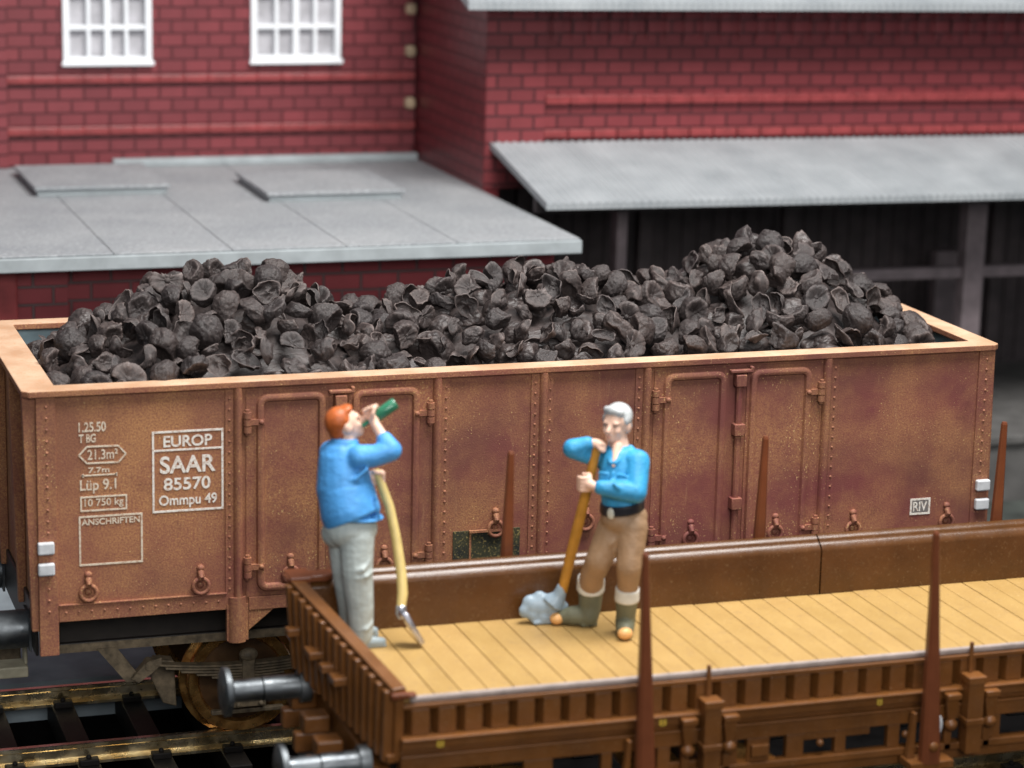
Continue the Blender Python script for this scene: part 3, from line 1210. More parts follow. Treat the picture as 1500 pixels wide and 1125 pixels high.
rng = random.Random(21)
spots = []
grid = {}
tries = 0
while tries < 60000:
    tries += 1
    x = rng.uniform(-4.12, 4.10)
    y = rng.uniform(.27, 2.62)
    p = Vector((x, y, heap(x, y)))
    dmin = .213 if rng.random() < .8 else .185
    key = (int(x / .3), int(y / .3))
    ok = True
    for i in (-1, 0, 1):
        for j in (-1, 0, 1):
            for q in grid.get((key[0] + i, key[1] + j), ()):
                if (q - p).length < dmin:
                    ok = False
                    break
            if not ok:
                break
        if not ok:
            break
    if ok:
        grid.setdefault(key, []).append(p)
        spots.append(p)
cp = Vector((-7.1, -20.5, 8.06))
def vis(p):
    """How far a lump lies behind the crest of its heap as seen from the front."""
    n = Vector((-(heap(p.x + .05, p.y) - heap(p.x - .05, p.y)) / .1, -(heap(p.x, p.y + .05) - heap(p.x, p.y - .05)) / .1, 1)).normalized()
    return n.dot((cp - p).normalized())
spots.sort(key=lambda p: -vis(p))
front, rest = spots[:298], spots[298:]


def placed(o, p):
    s = rng.uniform(.108, .150)
    o.location = p + Vector((rng.uniform(-.02, .02), rng.uniform(-.02, .02), rng.uniform(-.05, .045) - .03))
    o.rotation_euler = (rng.uniform(0, 6.28), rng.uniform(0, 6.28), rng.uniform(0, 6.28))
    o.scale = (s, s, s)


for p in front:
    me = lump_mesh[rng.randrange(len(lump_mesh))]
    o = bpy.data.objects.new('coal_lump', me)
    COL.objects.link(o)
    placed(o, p)
    w = 'left' if p.x < -1.05 else ('middle' if p.x < 1.6 else 'right')
    tag(o, 'dark brown-grey coal lump in the %s heap on the wagon' % w, 'coal lump', 'coal lumps in the %s heap' % w)
# everything deeper in the load: bed plus buried and far-side lumps as one mass
bm = bmesh.new()
nx, ny = 120, 36
gv = [[bm.verts.new((-4.28 + 8.56 * i / nx, .08 + 2.73 * j / ny, heap(-4.28 + 8.56 * i / nx, .08 + 2.73 * j / ny) - .25 + .05 * noise.noise(Vector((i * .6, j * .6, 3))))) for j in range(ny + 1)] for i in range(nx + 1)]
for i in range(nx):
    for j in range(ny):
        bm.faces.new([gv[i][j], gv[i + 1][j], gv[i + 1][j + 1], gv[i][j + 1]])
under = list(rest)
for k in range(260):
    x, y = rng.uniform(-4.15, 4.15), rng.uniform(.26, 2.6)
    under.append(Vector((x, y, heap(x, y) - rng.uniform(.17, .25))))
small = [lump_mesh[i] for i in (0, 2, 5, 7, 9)]
for p in under:
    s = rng.uniform(.11, .165)
    e = Matrix.Translation(p - Vector((0, 0, .03))) @ Matrix.Rotation(rng.uniform(0, 6.28), 4, 'X') @ Matrix.Rotation(rng.uniform(0, 6.28), 4, 'Z') @ Matrix.Diagonal((s, s, s, 1))
    n0 = len(bm.verts)
    bm.from_mesh(rng.choice(small))
    bm.verts.ensure_lookup_table()
    for v in bm.verts[n0:]:
        v.co = e @ v.co
me = bpy.data.meshes.new('coal_load')
bm.to_mesh(me)
bm.free()
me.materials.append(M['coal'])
me.polygons.foreach_set('use_smooth', [True] * len(me.polygons))
o = bpy.data.objects.new('coal_load', me)
COL.objects.link(o)
o['kind'] = 'stuff'
o['label'] = 'mass of dark coal filling the wagon beneath the top lumps'

# ------------------------------------------------------------------ brown flat wagon with stakes
fw = thing('flat_wagon', 'glossy brown flat railway wagon with tan plank deck and upright stakes', 'railway wagon', loc=(1.8, -3.04, .33))


def fwp(mb, name, mat, parent=None, smooth=None, bevel=0, label=None):
    o = mb.build(name, mat, None, smooth, bevel, label)
    if parent is None:
        local(o, fw)
    else:
        o.parent = parent
    return o


FX0, FX1 = -2.33, 6.1
ZD = 1.83
YF, YB = -3.79, -2.28
m = MB()
x = -2.4846
k = 0
while x < FX1:
    a, b = max(x + .003, FX0), x + .2006 - .003
    j = rng.uniform(-.004, .004)
    if b <= a:
        x += .2006
        continue
    m.box(a, b, YF + .0, YB + .005 - rng.uniform(0, .014), ZD - .05, ZD + j * .5)
    x += .2006
fwp(m, 'deck', M['deck'], bevel=.006)
m = MB()
m.box(FX0, FX1, YF + .01, YB - .01, ZD - .09, ZD - .052)
m.box(FX0, FX1, YF + .25, YB - .25, 1.2, ZD - .092)
fwp(m, 'underfloor', M['under'])
# front edge strip
fwp(MB().box(FX0 + .06, FX1, YF - .045, YF - .002, ZD - .045, ZD + .004), 'deck_edge', M['deckedge'], bevel=.014)
# back drop sides: two panels with rolled top
for a, b in ((-2.62, 1.628), (1.642, FX1)):
    m = MB()
    pr = [(YB, ZD - .32)] + [(YB, 2.19), (YB + .004, 2.203), (YB + .010, 2.212), (YB + .022, 2.226), (YB + .036, 2.240), (YB + .052, 2.253), (YB + .060, 2.255), (YB + .064, 2.256), (YB + .070, 2.268), (YB + .084, 2.281), (YB + .100, 2.292), (YB + .116, 2.299), (YB + .13, 2.301), (YB + .15, 2.296), (YB + .162, 2.28)] + [(YB + .165, 2.2), (YB + .165, ZD - .32)]
    m.prism([(a, yy, zz) for yy, zz in pr], (b - a, 0, 0))
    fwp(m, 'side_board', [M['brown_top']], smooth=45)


# stakes
def stake(x, y, z0, z1, wb, wt, lean, db=.10, dt=.045, kneel=None):
    m = MB()
    zs = [z0, z0 + (z1 - z0) * .3, z1 - .02, z1]
    rows = []
    for z in zs:
        t = (z - z0) / (z1 - z0)
        w = (wb + (wt - wb) * t) * (.75 if z == z1 else 1)
        d = (db + (dt - db) * t) * (.75 if z == z1 else 1)
        cx = x + lean * t
        ch = w * .18
        rows.append([m.bm.verts.new((cx + sx * w / 2 + ox, y + sy * d / 2 + oy, z)) for sx, sy, ox, oy in ((-1, -1, ch, 0), (1, -1, -ch, 0), (1, -1, 0, ch), (1, 1, 0, -ch), (1, 1, -ch, 0), (-1, 1, ch, 0), (-1, 1, 0, -ch), (-1, -1, 0, ch))])
    for a, b in zip(rows, rows[1:]):
        for k in range(8):
            m._f([a[k], a[(k + 1) % 8], b[(k + 1) % 8], b[k]])
    m._f(list(reversed(rows[0])))
    m._f(rows[-1])
    return fwp(m, 'stake', M['redbrown'])


for x in (-.985, 1.185, 3.355, 5.5):
    stake(x, -2.0, 1.5, 3.11, .135, .045, .035)
for x in (-.548, 1.765, 4.02):
    st = stake(x, -4.06, 1.03, 2.85, .155, .04, -.055, .12, .05)
    m = MB()
    m.ball((x, -4.125, 1.17), (.04, .02, .04), 10, 8)
    m.box(x - .17, x + .19, -4.10, -3.88, .98, 1.04)
    m.prism([(x - .15, -3.99, 1.04), (x - .09, -3.99, 1.04), (x - .085, -3.99, 1.40), (x - .11, -3.99, 1.40)], (0, .06, 0))
    fwp(m, 'stake_foot', M['brown'], st, bevel=.008)

# near side frame: slotted band, flange, beams
m = MB()
m.box(FX0, FX1, YF + .06, YF + .10, 1.50, ZD - .05)
m.box(FX0, FX1, YF - .065, YF + .06, 1.745, ZD - .048)
x = -2.262
while x < FX1 - .15:
    m.prism([(x + .0, YF - .06, 1.545), (x + .128, YF - .06, 1.545), (x + .128, YF + .06, 1.545), (x + .018, YF + .06, 1.545), (x - .03, YF + .03, 1.545)], (0, 0, .2))
    x += .1985
fwp(m, 'slotted_side', M['brown'], bevel=.007)
m = MB()
m.box(FX0 - .02, FX1, YF - .135, YF + .09, 1.522, 1.544)
m.box(FX0 - .02, FX1, YF - .10, YF + .02, 1.452, 1.522)
m.box(FX0 - .02, FX1, YF - .06, YF + .02, 1.412, 1.452)
m.box(FX0 - .02, FX1, YF - .115, YF + .02, 1.395, 1.412)
m.box(FX0 - .02, FX1, YF - .095, YF + .02, 1.285, 1.395)
fwp(m, 'side_beam', M['brown'], bevel=.006)
m = MB()
m.box(-1.35, FX1, YF - .12, YF - .02, 1.045, 1.10)
m.box(-1.35, FX1, YF - .08, YF - .02, .96, 1.045)
for a, b in ((-1.42, -1.20), (-.82, -.74), (-.38, -.28), (.10, .26), (.34, .52), (.66, .80), (1.06, 1.15), (1.50, 1.60), (2.13, 2.20), (2.33, 2.46), (2.75, 2.9), (3.4, 3.6)):
    m.box(a, b, YF - .085, YF - .022, 1.10, 1.284)
m.box(.80, 1.35, YF - .08, YF - .03, 1.225, 1.284)
m.box(-.28, .1, YF - .075, YF - .025, 1.10, 1.15)
for x_ in (.43, .93, 1.64):
    m.ball((x_, YF - .095, 1.20), .03, 8, 6)
m.box(.36, .50, YF - .13, YF - .085, 1.15, 1.24)
fwp(m, 'truss', M['brown'], bevel=.006)
for px in (-.005, 2.16, 4.33):
    m = MB()
    m.box(px - .065, px + .065, YF - .23, YF - .10, 1.04, 1.62)
    m.box(px - .075, px + .075, YF - .245, YF - .095, 1.60, 1.66)
    m.box(px - .075, px + .075, YF - .24, YF - .095, 1.27, 1.32)
    m.tube([(px, YF - .11, 1.66), (px, YF - .105, 1.90)], .018, 8)
    pk = fwp(m, 'stake_pocket', M['brown'], bevel=.01)
    for q in (-1, 1):
        m = MB()
        xx = px + q * .165
        m.box(xx - .06, xx + .06, YF - .2, YF - .10, 1.475, 1.52)
        m.prism([(xx - .055, YF - .175, 1.475), (xx - .025, YF - .165, 1.28), (xx + .025, YF - .165, 1.28), (xx + .055, YF - .175, 1.475)], (0, .05, 0))
        m.ball((xx, YF - .155, 1.265), (.055, .05, .05), 10, 8)
        m.box(xx - .03, xx + .03, YF - .12, YF - .07, 1.04, 1.27)
        fwp(m, 'latch', M['brown'], pk, smooth=40, bevel=.006)
m = MB()
m.ball((1.872, YF - .16, 1.275), (.05, .03, .09), 14, 10)
m.tube([(1.872, YF - .02, 1.275), (1.872, YF - .15, 1.275)], .02, 8)
fwp(m, 'brake_handle', M['white'], smooth=60)
yel = text_part('8', -.385, -.325, 1.458, 1.52, M['yellow'], None, YF - .103, 'numeral', .02)
local(yel, fw)
yel = text_part('8', 1.385, 1.43, 1.457, 1.521, M['yellow'], None, YF - .103, 'numeral', .01)
local(yel, fw)
yel = text_part('8', -2.09, -2.035, 1.458, 1.52, M['yellow'], None, YF - .103, 'numeral', .02)
local(yel, fw)

# left end flap: leans outwards, ribbed outside
T0, T1 = Vector((-2.775, -2.27, 2.27)), Vector((-2.385, -3.86, 1.885))
B0, B1 = Vector((-2.72, -2.27, 1.60)), Vector((-2.40, -3.86, 1.36))
IN = Vector((.07, .02, 0))
m = MB()
m.prism([T0, T1, B1, B0], IN)
# inside face down to the deck
fwp(m, 'end_flap', M['brown'], bevel=.006)
m = MB()
def lerp(a, b, t): return a + (b - a) * t
m.prism([T0 + Vector((-.03, 0, .0)), T1 + Vector((-.03, -.02, .0)), T1 + Vector((-.03, -.02, .035)), T0 + Vector((-.03, 0, .035))], IN * 1.5)
m.prism([B0 + Vector((-.05, 0, 0)), B1 + Vector((-.05, -.02, 0)), B1 + Vector((-.05, -.02, .06)), B0 + Vector((-.05, 0, .06))], IN)
for k in range(15):
    t = (k + .3) / 15
    a, b = lerp(T0, T1, t), lerp(B0, B1, t)
    a2, b2 = lerp(T0, T1, t + .03), lerp(B0, B1, t + .03)
    m.prism([a, a2, b2, b], (-.07, -.01, 0))
for t, w in ((.12, .05), (.33, .09), (.47, .05), (.58, .08)):
    a = lerp(T0, T1, t) * .55 + lerp(B0, B1, t) * .45
    m.box(a.x - .15, a.x - .02, a.y - w, a.y + w, a.z - .03, a.z + .03)
fwp(m, 'end_flap_rib', M['brown'], bevel=.008)
m = MB()
m.box(-2.80, -2.62, -2.34, -2.10, 2.262, 2.315)
m.prism([(-2.82, -2.3, 2.30), (-2.45, -2.3, 2.315), (-2.42, -2.3, 2.28), (-2.5, -2.3, 2.25), (-2.80, -2.3, 2.25)], (0, .14, 0))
fwp(m, 'corner_cap', M['redbrown'], bevel=.015)
m = MB()
m.box(-2.43, -2.30, -3.90, -3.80, 1.845, 1.890)
m.box(-2.34, -2.23, -3.86, -3.78, 1.836, 1.864)
fwp(m, 'corner_cap', M['redbrown'], bevel=.012)
# headstock and its steps
m = MB()
m.prism([(-2.62, -2.16, 1.05), (-2.50, -3.86, 1.00), (-2.50, -3.86, 1.27), (-2.62, -2.16, 1.50)], (.12, 0, 0))
for y, z in ((-2.32, 1.38), (-2.72, 1.33), (-3.12, 1.28), (-3.50, 1.22)):
    m.box(-2.80, -2.60, y - .10, y + .08, z - .10, z + .04)
    m.box(-2.86, -2.62, y - .05, y + .05, z - .26, z - .10)
fwp(m, 'headstock', M['brown'], bevel=.02)
for y, z, xe in ((-2.42, 1.480, -2.73), (-3.58, 1.275, -2.57)):
    m = MB()
    m.tube([(xe + .06, y, z), (xe - .02, y, z)], .13, 20)
    m.tube([(xe - .02, y, z), (xe - .30, y, z)], .094, 24)
    m.tube([(xe - .31, y, z), (xe - .53, y, z)], .086, 24)
    b_ = fwp(m, 'buffer', M['chrome'], smooth=40)
    m = MB()
    m.tube([(xe - .53, y, z), (xe - .56, y, z), (xe - .60, y, z), (xe - .61, y, z)], [.09, .185, .19, .165], 30)
    fwp(m, 'buffer_plate', M['chrome'], b_, smooth=40)
# wheels of the flat wagon
for ax in (-1.5, .3, 4.4):
    for y in (-3.04 - .7535, -3.04 + .7535):
        m = MB()
        m.tube([(ax, y - .06, .33 + .44), (ax, y + .06, .33 + .44)], .44, 36)
        fwp(m, 'wheel', M['wheel'], smooth=40)
    fwp(MB().tube([(ax, -3.75, .77), (ax, -2.35, .77)], .07, 12), 'axle', M['under'], smooth=40)

# ------------------------------------------------------------------ people
def V(*a): return Vector(a)


def hand(mb, wrist, palm, fingers, thumb, r=.021):
    """Palm and five separate fingers, each a short bent chain."""
    mb.chain([wrist, lerp(wrist, palm, .5), palm], [.034, .04, .038], 10)
    for f in fingers + [thumb]:
        mb.chain(f, [r, r * .95, r * .85][:len(f)], 8)


# --- the drinker
def man_drinking():
    p = thing('person', 'man in light blue jacket and pale grey trousers tipping a green bottle to his mouth', 'person', loc=(-2.36, -2.55, 1.83))
    loc = p.location

    def part(mb, name, mat, vox, sm=4, label=None):
        o = mb.build(name, mat)
        remeshed(o, vox, sm)
        return local(o, p)
    head = V(-2.395, -2.40, 3.505)
    tilt = Matrix.Rotation(R(-22), 3, 'Y')              # face (+x) turned up

    def h(x, y, z):
        return head + tilt @ Vector((x, y, z))
    b = MB()
    # skull, jaw, nose, brow, ears, lips
    b.ball(h(-.015, 0, .015), (.122, .098, .122), 20, 14, tilt)
    b.ball(h(.035, 0, -.05), (.085, .076, .085), 16, 12, tilt)
    b.ball(h(.075, 0, -.10), (.04, .045, .035), 12, 10, tilt)
    b.chain([h(.10, 0, .015), h(.137, 0, -.03), h(.118, 0, -.045)], [.016, .022, .018], 10)
    b.ball(h(.098, 0, .03), (.022, .06, .018), 12, 8, tilt)
    for s in (-1, 1):
        b.ball(h(-.01, s * .10, -.015), (.03, .014, .042), 12, 10, tilt)
        b.ball(h(.08, s * .045, -.035), (.03, .03, .03), 10, 8, tilt)
    b.ball(h(.108, 0, -.07), (.02, .032, .011), 10, 8, tilt)
    b.ball(h(.106, 0, -.086), (.018, .028, .011), 10, 8, tilt)
    # neck and core
    b.cap(V(-2.39, -2.40, 3.43), V(-2.405, -2.43, 3.28), .072, .085)
    b.chain([V(-2.41, -2.43, 3.22), V(-2.41, -2.48, 2.98), V(-2.39, -2.55, 2.76)], [.15, .16, .15])
    # raised right arm
    elr, wr = V(-2.105, -2.63, 3.345), V(-2.185, -2.49, 3.51)
    b.chain([V(-2.345, -2.575, 3.29), elr, wr], [.065, .05, .036])
    pc = V(-2.203, -2.455, 3.572)
    ax = V(.11, -.025, .05).normalized()               # direction of the bottle
    up_ = V(-.35, -.1, .95).normalized()
    sd = ax.cross(up_).normalized()
    hand(b, wr, pc + sd * -.0 - up_ * .02,
         [[pc + ax * q + sd * -.03 - up_ * .012, pc + ax * q - sd * .045 + up_ * .04, pc + ax * q - sd * .0 + up_ * (.068 - abs(q) * .2)] for q in (-.045, -.013, .02, .05)],
         [pc - ax * .02 + sd * .03 - up_ * .01, pc + ax * .01 + sd * .048 + up_ * .03, pc + ax * .035 + sd * .03 + up_ * .06], .02)
    # lowered left arm, hand on the handle
    hl = V(-2.145, -2.43, 3.078)
    b.chain([V(-2.45, -2.26, 3.24), V(-2.30, -2.24, 3.0), V(-2.185, -2.40, 3.085)], [.06, .05, .036])
    hand(b, V(-2.19, -2.40, 3.085), hl + V(-.015, .035, .0),
         [[hl + V(-.03, .03, q), hl + V(.03, .012, q), hl + V(.035, -.03, q - .004)] for q in (.045, .015, -.016, -.046)],
         [hl + V(-.03, .02, .045), hl + V(-.03, -.03, .055), hl + V(.005, -.042, .05)], .02)
    # legs inside the trousers
    for hip, kn, an in ((V(-2.37, -2.62, 2.70), V(-2.365, -2.67, 2.40), V(-2.345, -2.655, 1.95)), (V(-2.42, -2.47, 2.70), V(-2.40, -2.47, 2.38), V(-2.35, -2.43, 1.95))):
        b.chain([hip, kn, an], [.09, .07, .05])
    part(b, 'body', M['skin'], .0105, 3)
    # hair
    b = MB()
    b.ball(h(-.035, 0, .04), (.117, .105, .113), 20, 14, tilt)
    b.ball(h(-.075, 0, -.025), (.07, .088, .09), 16, 12, tilt)
    b.ball(h(.04, 0, .105), (.06, .075, .035), 14, 10, tilt)
    part(b, 'hair', M['hair_red'], .012, 3)
    for s in (-1, 1):
        local(MB().ball(h(.103, s * .038, .008), (.010, .014, .008), 10, 8).build('eye', M['eye'], smooth=180), p)
    # jacket with turned collar, sleeves and flared hem
    b = MB()
    b.chain([V(-2.42, -2.42, 3.22), V(-2.415, -2.47, 3.02)], [.185, .215], 20)
    b.ball(V(-2.345, -2.545, 3.26), (.10, .10, .10), 14, 10)
    b.ball(V(-2.465, -2.27, 3.25), (.10, .10, .10), 14, 10)
    b.tube([V(-2.41, -2.48, 3.02), V(-2.385, -2.53, 2.86), V(-2.365, -2.55, 2.80)], [.213, .228, .222], 40)
    b.ball(V(-2.36, -2.55, 2.835), (.232, .205, .03), 20, 8, Matrix.Rotation(R(5), 3, 'Y'))
    b.tube([V(-2.405, -2.42, 3.345), V(-2.40, -2.415, 3.40)], [.115, .10], 18)
    b.chain([V(-2.33, -2.57, 3.285), V(-2.22, -2.61, 3.30), elr + V(.005, 0, -.005), lerp(elr, wr, .38)], [.098, .085, .083, .066])
    b.chain([V(-2.46, -2.26, 3.25), V(-2.32, -2.235, 3.0), V(-2.21, -2.36, 3.07)], [.095, .08, .055])
    # folds
    b.chain([V(-2.52, -2.62, 3.12), V(-2.42, -2.69, 2.98), V(-2.30, -2.73, 2.92)], [.012, .018, .01], 8)
    b.chain([V(-2.30, -2.68, 3.22), V(-2.38, -2.66, 3.14), V(-2.47, -2.62, 3.11)], [.014, .02, .01], 8)
    b.chain([V(-2.24, -2.69, 3.02), V(-2.22, -2.70, 2.92), V(-2.2, -2.69, 2.83)], [.012, .018, .012], 8)
    part(b, 'jacket', M['blue_a'], .0105, 8)
    # trousers
    b = MB()
    b.ball(V(-2.385, -2.55, 2.735), (.205, .185, .15), 18, 12)
    b.ball(V(-2.49, -2.50, 2.69), (.11, .13, .11), 14, 10)
    b.chain([V(-2.355, -2.61, 2.68), V(-2.36, -2.655, 2.42), V(-2.335, -2.66, 2.15), V(-2.325, -2.655, 1.925)], [.135, .118, .104, .092])
    b.chain([V(-2.415, -2.46, 2.68), V(-2.40, -2.475, 2.40), V(-2.36, -2.45, 2.12), V(-2.345, -2.43, 1.925)], [.13, .112, .098, .088])
    b.chain([V(-2.29, -2.74, 2.52), V(-2.35, -2.77, 2.47), V(-2.42, -2.74, 2.46)], [.012, .022, .012], 8)
    b.chain([V(-2.26, -2.72, 2.44), V(-2.32, -2.77, 2.42), V(-2.40, -2.76, 2.40)], [.01, .018, .01], 8)
    b.chain([V(-2.25, -2.72, 2.04), V(-2.31, -2.755, 2.0), V(-2.38, -2.73, 1.99)], [.01, .018, .01], 8)
    part(b, 'trousers', M['grey_cloth'], .0115, 4)
    for x, y in ((-2.30, -2.665), (-2.29, -2.40)):
        b = MB()
        b.chain([V(x - .06, y, 1.875), V(x + .06, y - .01, 1.872), V(x + .13, y - .015, 1.866)], [.045, .045, .036])
        b.box(x - .10, x + .165, y - .048, y + .042, 1.832, 1.846)
        part(b, 'shoe', paint('grey_shoe', (.30, .36, .38), .4, .12, 8), .009, 3)
    return p


man_drinking()
# bottle held to the mouth
m = MB()
a0, a1 = V(-2.272, -2.43, 3.488), V(-2.02, -2.462, 3.662)
d = (a1 - a0)
m.tube([a0, a0 + d * .22, a0 + d * .34, a0 + d * .46, a0 + d * .97, a1], [.016, .018, .024, .046, .047, .040], 20)
tag(m.build('bottle', M['bottle'], smooth=50), 'green glass bottle raised to the mouth of the man in grey trousers', 'bottle')
# his shovel with the bent cream handle
sh = thing('shovel', 'shovel with curved cream handle and narrow silver blade, held by the drinking man', 'shovel', loc=(-1.93, -2.76, 1.835))
m = MB()
hp = [V(-2.150, -2.43, 3.12), V(-2.112, -2.455, 3.0), V(-2.072, -2.50, 2.87), V(-2.036, -2.575, 2.63), V(-2.012, -2.64, 2.38), V(-2.015, -2.69, 2.24), V(-2.035, -2.72, 2.13)]
m.tube(hp, [.030, .034, .036, .037, .040, .040, .036], 14)
m.ball(hp[0], .030, 12, 8)
local(m.build('handle', M['ash'], smooth=60), sh)
m = MB()
m.tube([V(-2.033, -2.716, 2.155), V(-2.036, -2.73, 2.10), V(-2.02, -2.735, 2.06)], [.040, .043, .036], 12)
m.hexa([(-2.045, -2.775, 2.075), (-2.005, -2.775, 2.095), (-2.0, -2.69, 2.095), (-2.04, -2.69, 2.075),
        (-2.045, -2.77, 2.10), (-2.005, -2.77, 2.12), (-2.0, -2.695, 2.12), (-2.04, -2.695, 2.10)])
bl = [V(-2.035, -2.735, 2.09), V(-1.98, -2.74, 1.98), V(-1.90, -2.755, 1.855)]
m.prism([bl[0] + V(0, -.06, .0), bl[1] + V(0, -.085, 0), bl[2] + V(0, -.06, 0), bl[2] + V(0, .06, 0), bl[1] + V(0, .10, 0), bl[0] + V(0, .07, 0)], (.036, 0, .022))
local(m.build('blade', M['silver'], smooth=40, bevel=.008), sh)


# --- the man leaning on his shovel
def man_leaning():
    p = thing('person', 'silver-haired man in blue shirt and olive boots leaning on an upright shovel', 'person', loc=(-.38, -2.8, 1.83))

    def part(mb, name, mat, vox, sm=4, label=None):
        o = mb.build(name, mat)
        remeshed(o, vox, sm)
        return local(o, p)
    head = V(-.318, -2.645, 3.452)
    yaw = Matrix.Rotation(R(222), 3, 'Z') @ Matrix.Rotation(R(1), 3, 'Y')    # +x of the head looks to camera-left and down

    def h(x, y, z):
        return head + yaw @ Vector((x, y, z))
    b = MB()
    b.ball(h(-.012, 0, .025), (.122, .10, .115), 20, 14, yaw)
    b.ball(h(.03, 0, -.045), (.088, .078, .09), 16, 12, yaw)
    b.ball(h(.075, 0, -.10), (.042, .05, .036), 12, 10, yaw)
    b.chain([h(.102, 0, .015), h(.142, 0, -.036), h(.118, 0, -.05)], [.015, .022, .017], 10)
    for s in (-1, 1):
        b.ball(h(.098, s * .038, .026), (.018, .032, .012), 12, 8, yaw)
        b.ball(h(-.01, s * .102, -.02), (.03, .014, .044), 12, 10, yaw)
        b.ball(h(.082, s * .046, -.035), (.03, .028, .03), 10, 8, yaw)
    b.ball(h(.112, 0, -.072), (.018, .03, .010), 10, 8, yaw)
    b.ball(h(.110, 0, -.089), (.018, .026, .011), 10, 8, yaw)
    b.chain([V(-.32, -2.645, 3.38), V(-.30, -2.66, 3.27), V(-.31, -2.70, 3.16)], [.075, .082, .11])
    b.chain([V(-.315, -2.72, 3.12), V(-.31, -2.76, 2.95), V(-.30, -2.79, 2.78)], [.12, .12, .125])
    # right arm: elbow out to the left, hand up under the chin on the handle end
    elr = V(-.655, -2.60, 3.262)
    wr = V(-.525, -2.65, 3.312)
    b.chain([V(-.42, -2.58, 3.17), elr, wr], [.06, .05, .035])
    pc = V(-.475, -2.675, 3.30)
    hand(b, wr, pc + V(-.005, .0, .01),
         [[pc + V(-.01, q, .02), pc + V(.03, q - .006, .015), pc + V(.035, q - .008, -.025)] for q in (.03, .006, -.018, -.042)],
         [pc + V(-.02, -.04, .0), pc + V(.0, -.058, -.025), pc + V(.025, -.055, -.04)], .018)
    # left arm across the belly, hand on the handle
    ell = V(-.262, -2.965, 2.985)
    wl = V(-.56, -2.86, 3.025)
    b.chain([V(-.20, -2.82, 3.19), ell, wl], [.062, .05, .035])
    hl = V(-.605, -2.755, 3.032)
    hand(b, wl, hl + V(.015, -.05, .0),
         [[hl + V(.02, -.05, q), hl + V(-.042, -.045, q), hl + V(-.05, .005, q - .004)] for q in (.048, .017, -.015, -.046)],
         [hl + V(.03, -.04, .05), hl + V(.035, .005, .06), hl + V(.0, .04, .055)], .019)
    # legs
    for c_ in (((-.36, -2.74, 2.66), (-.49, -2.765, 2.40), (-.475, -2.56, 2.0)), ((-.235, -2.87, 2.66), (-.29, -2.935, 2.38), (-.265, -2.82, 1.98))):
        b.chain([V(*q) for q in c_], [.09, .07, .05])
    part(b, 'body', M['skin'], .0105, 3)
    for s in (-1, 1):
        local(MB().ball(h(.104, s * .038, .006), (.009, .014, .007), 10, 8).build('eye', M['eye'], smooth=180), p)
    local(MB().ball(h(.126, 0, -.0805), (.008, .026, .004), 10, 8).build('mouth', M['lip'], smooth=180), p)
    b = MB()
    b.ball(h(-.03, 0, .055), (.118, .108, .105), 20, 14, yaw)
    b.ball(h(-.072, 0, -.02), (.065, .092, .09), 16, 12, yaw)
    b.chain([h(.05, -.06, .115), h(.075, 0, .118), h(.06, .06, .105)], [.03, .036, .03], 12)
    for s in (-1, 1):
        b.ball(h(.0, s * .098, .035), (.045, .016, .04), 10, 8, yaw)
    part(b, 'hair', M['hair_grey'], .012, 3)
    # shirt
    b = MB()
    b.chain([V(-.305, -2.69, 3.145), V(-.305, -2.745, 2.98)], [.158, .165], 20)
    b.ball(V(-.215, -2.80, 3.185), .098, 14, 10)
    b.ball(V(-.40, -2.585, 3.175), .09, 14, 10)
    b.ball(V(-.265, -2.66, 3.235), (.12, .085, .06), 14, 10, Matrix.Rotation(R(-50), 3, 'Z'))
    b.chain([V(-.305, -2.75, 2.97), V(-.302, -2.78, 2.865)], [.165, .160], 20)
    b.chain([V(-.20, -2.82, 3.19), ell, lerp(ell, wl, .5), lerp(ell, wl, .86)], [.092, .082, .075, .058])
    b.chain([V(-.41, -2.58, 3.175), elr + V(0, 0, -.0), lerp(elr, wr, .8)], [.088, .078, .060])
    # pocket, placket, folds
    b.box(-.36, -.355, -2.9, -2.88, 3.0, 3.01)
    f = V(-.68, -.73, 0).normalized()
    sdir = V(.73, -.68, 0)
    cpt = V(-.31, -2.725, 3.07)
    for q in (-.075, .085):
        c_ = cpt + f * .155 + sdir * q
        b.ball(c_, (.045, .014, .045), 12, 8, Matrix.Rotation(math.atan2(sdir.y, sdir.x), 3, 'Z'))
        b.ball(c_ + V(0, 0, .04) + f * .006, (.048, .012, .012), 12, 8, Matrix.Rotation(math.atan2(sdir.y, sdir.x), 3, 'Z'))
    b.chain([cpt + f * .160 + V(0, 0, .05), cpt + f * .172 + V(0, 0, -.10)], [.012, .012], 8)
    for s in (-1, 1):
        b.chain([V(-.30, -2.70, 3.285) + sdir * s * .085, V(-.315, -2.715, 3.19) + f * .13 + sdir * s * .022], [.024, .016], 8)
    b.chain([V(-.17, -2.92, 3.10), V(-.20, -2.97, 3.04), V(-.29, -3.02, 3.03)], [.02, .024, .015], 8)
    b.chain([V(-.38, -2.98, 2.99), V(-.42, -2.985, 3.04), V(-.45, -2.97, 3.07)], [.012, .016, .01], 8)
    b.chain([V(-.60, -2.66, 3.20), V(-.58, -2.675, 3.26), V(-.60, -2.67, 3.32)], [.012, .016, .01], 8)
    part(b, 'shirt', M['blue_b'], .0105, 3)
    # open collar: skin of the chest
    b = MB()
    b.chain([V(-.30, -2.685, 3.29) + f * .05, cpt + f * .105 + V(0, 0, .11), cpt + f * .134 + V(0, 0, .092)], [.045, .03, .012], 12)
    part(b, 'chest', M['skin'], .01, 3)
    # belt
    b = MB()
    b.tube([V(-.302, -2.78, 2.795), V(-.303, -2.778, 2.875)], [.172, .172], 28)
    ob = b.build('belt', M['belt'], smooth=40, bevel=.012)
    for v in ob.data.vertices:
        t = (v.co.x + .302)
        v.co.z += -.0 + .12 * (v.co.x + .302)
    local(ob, p)
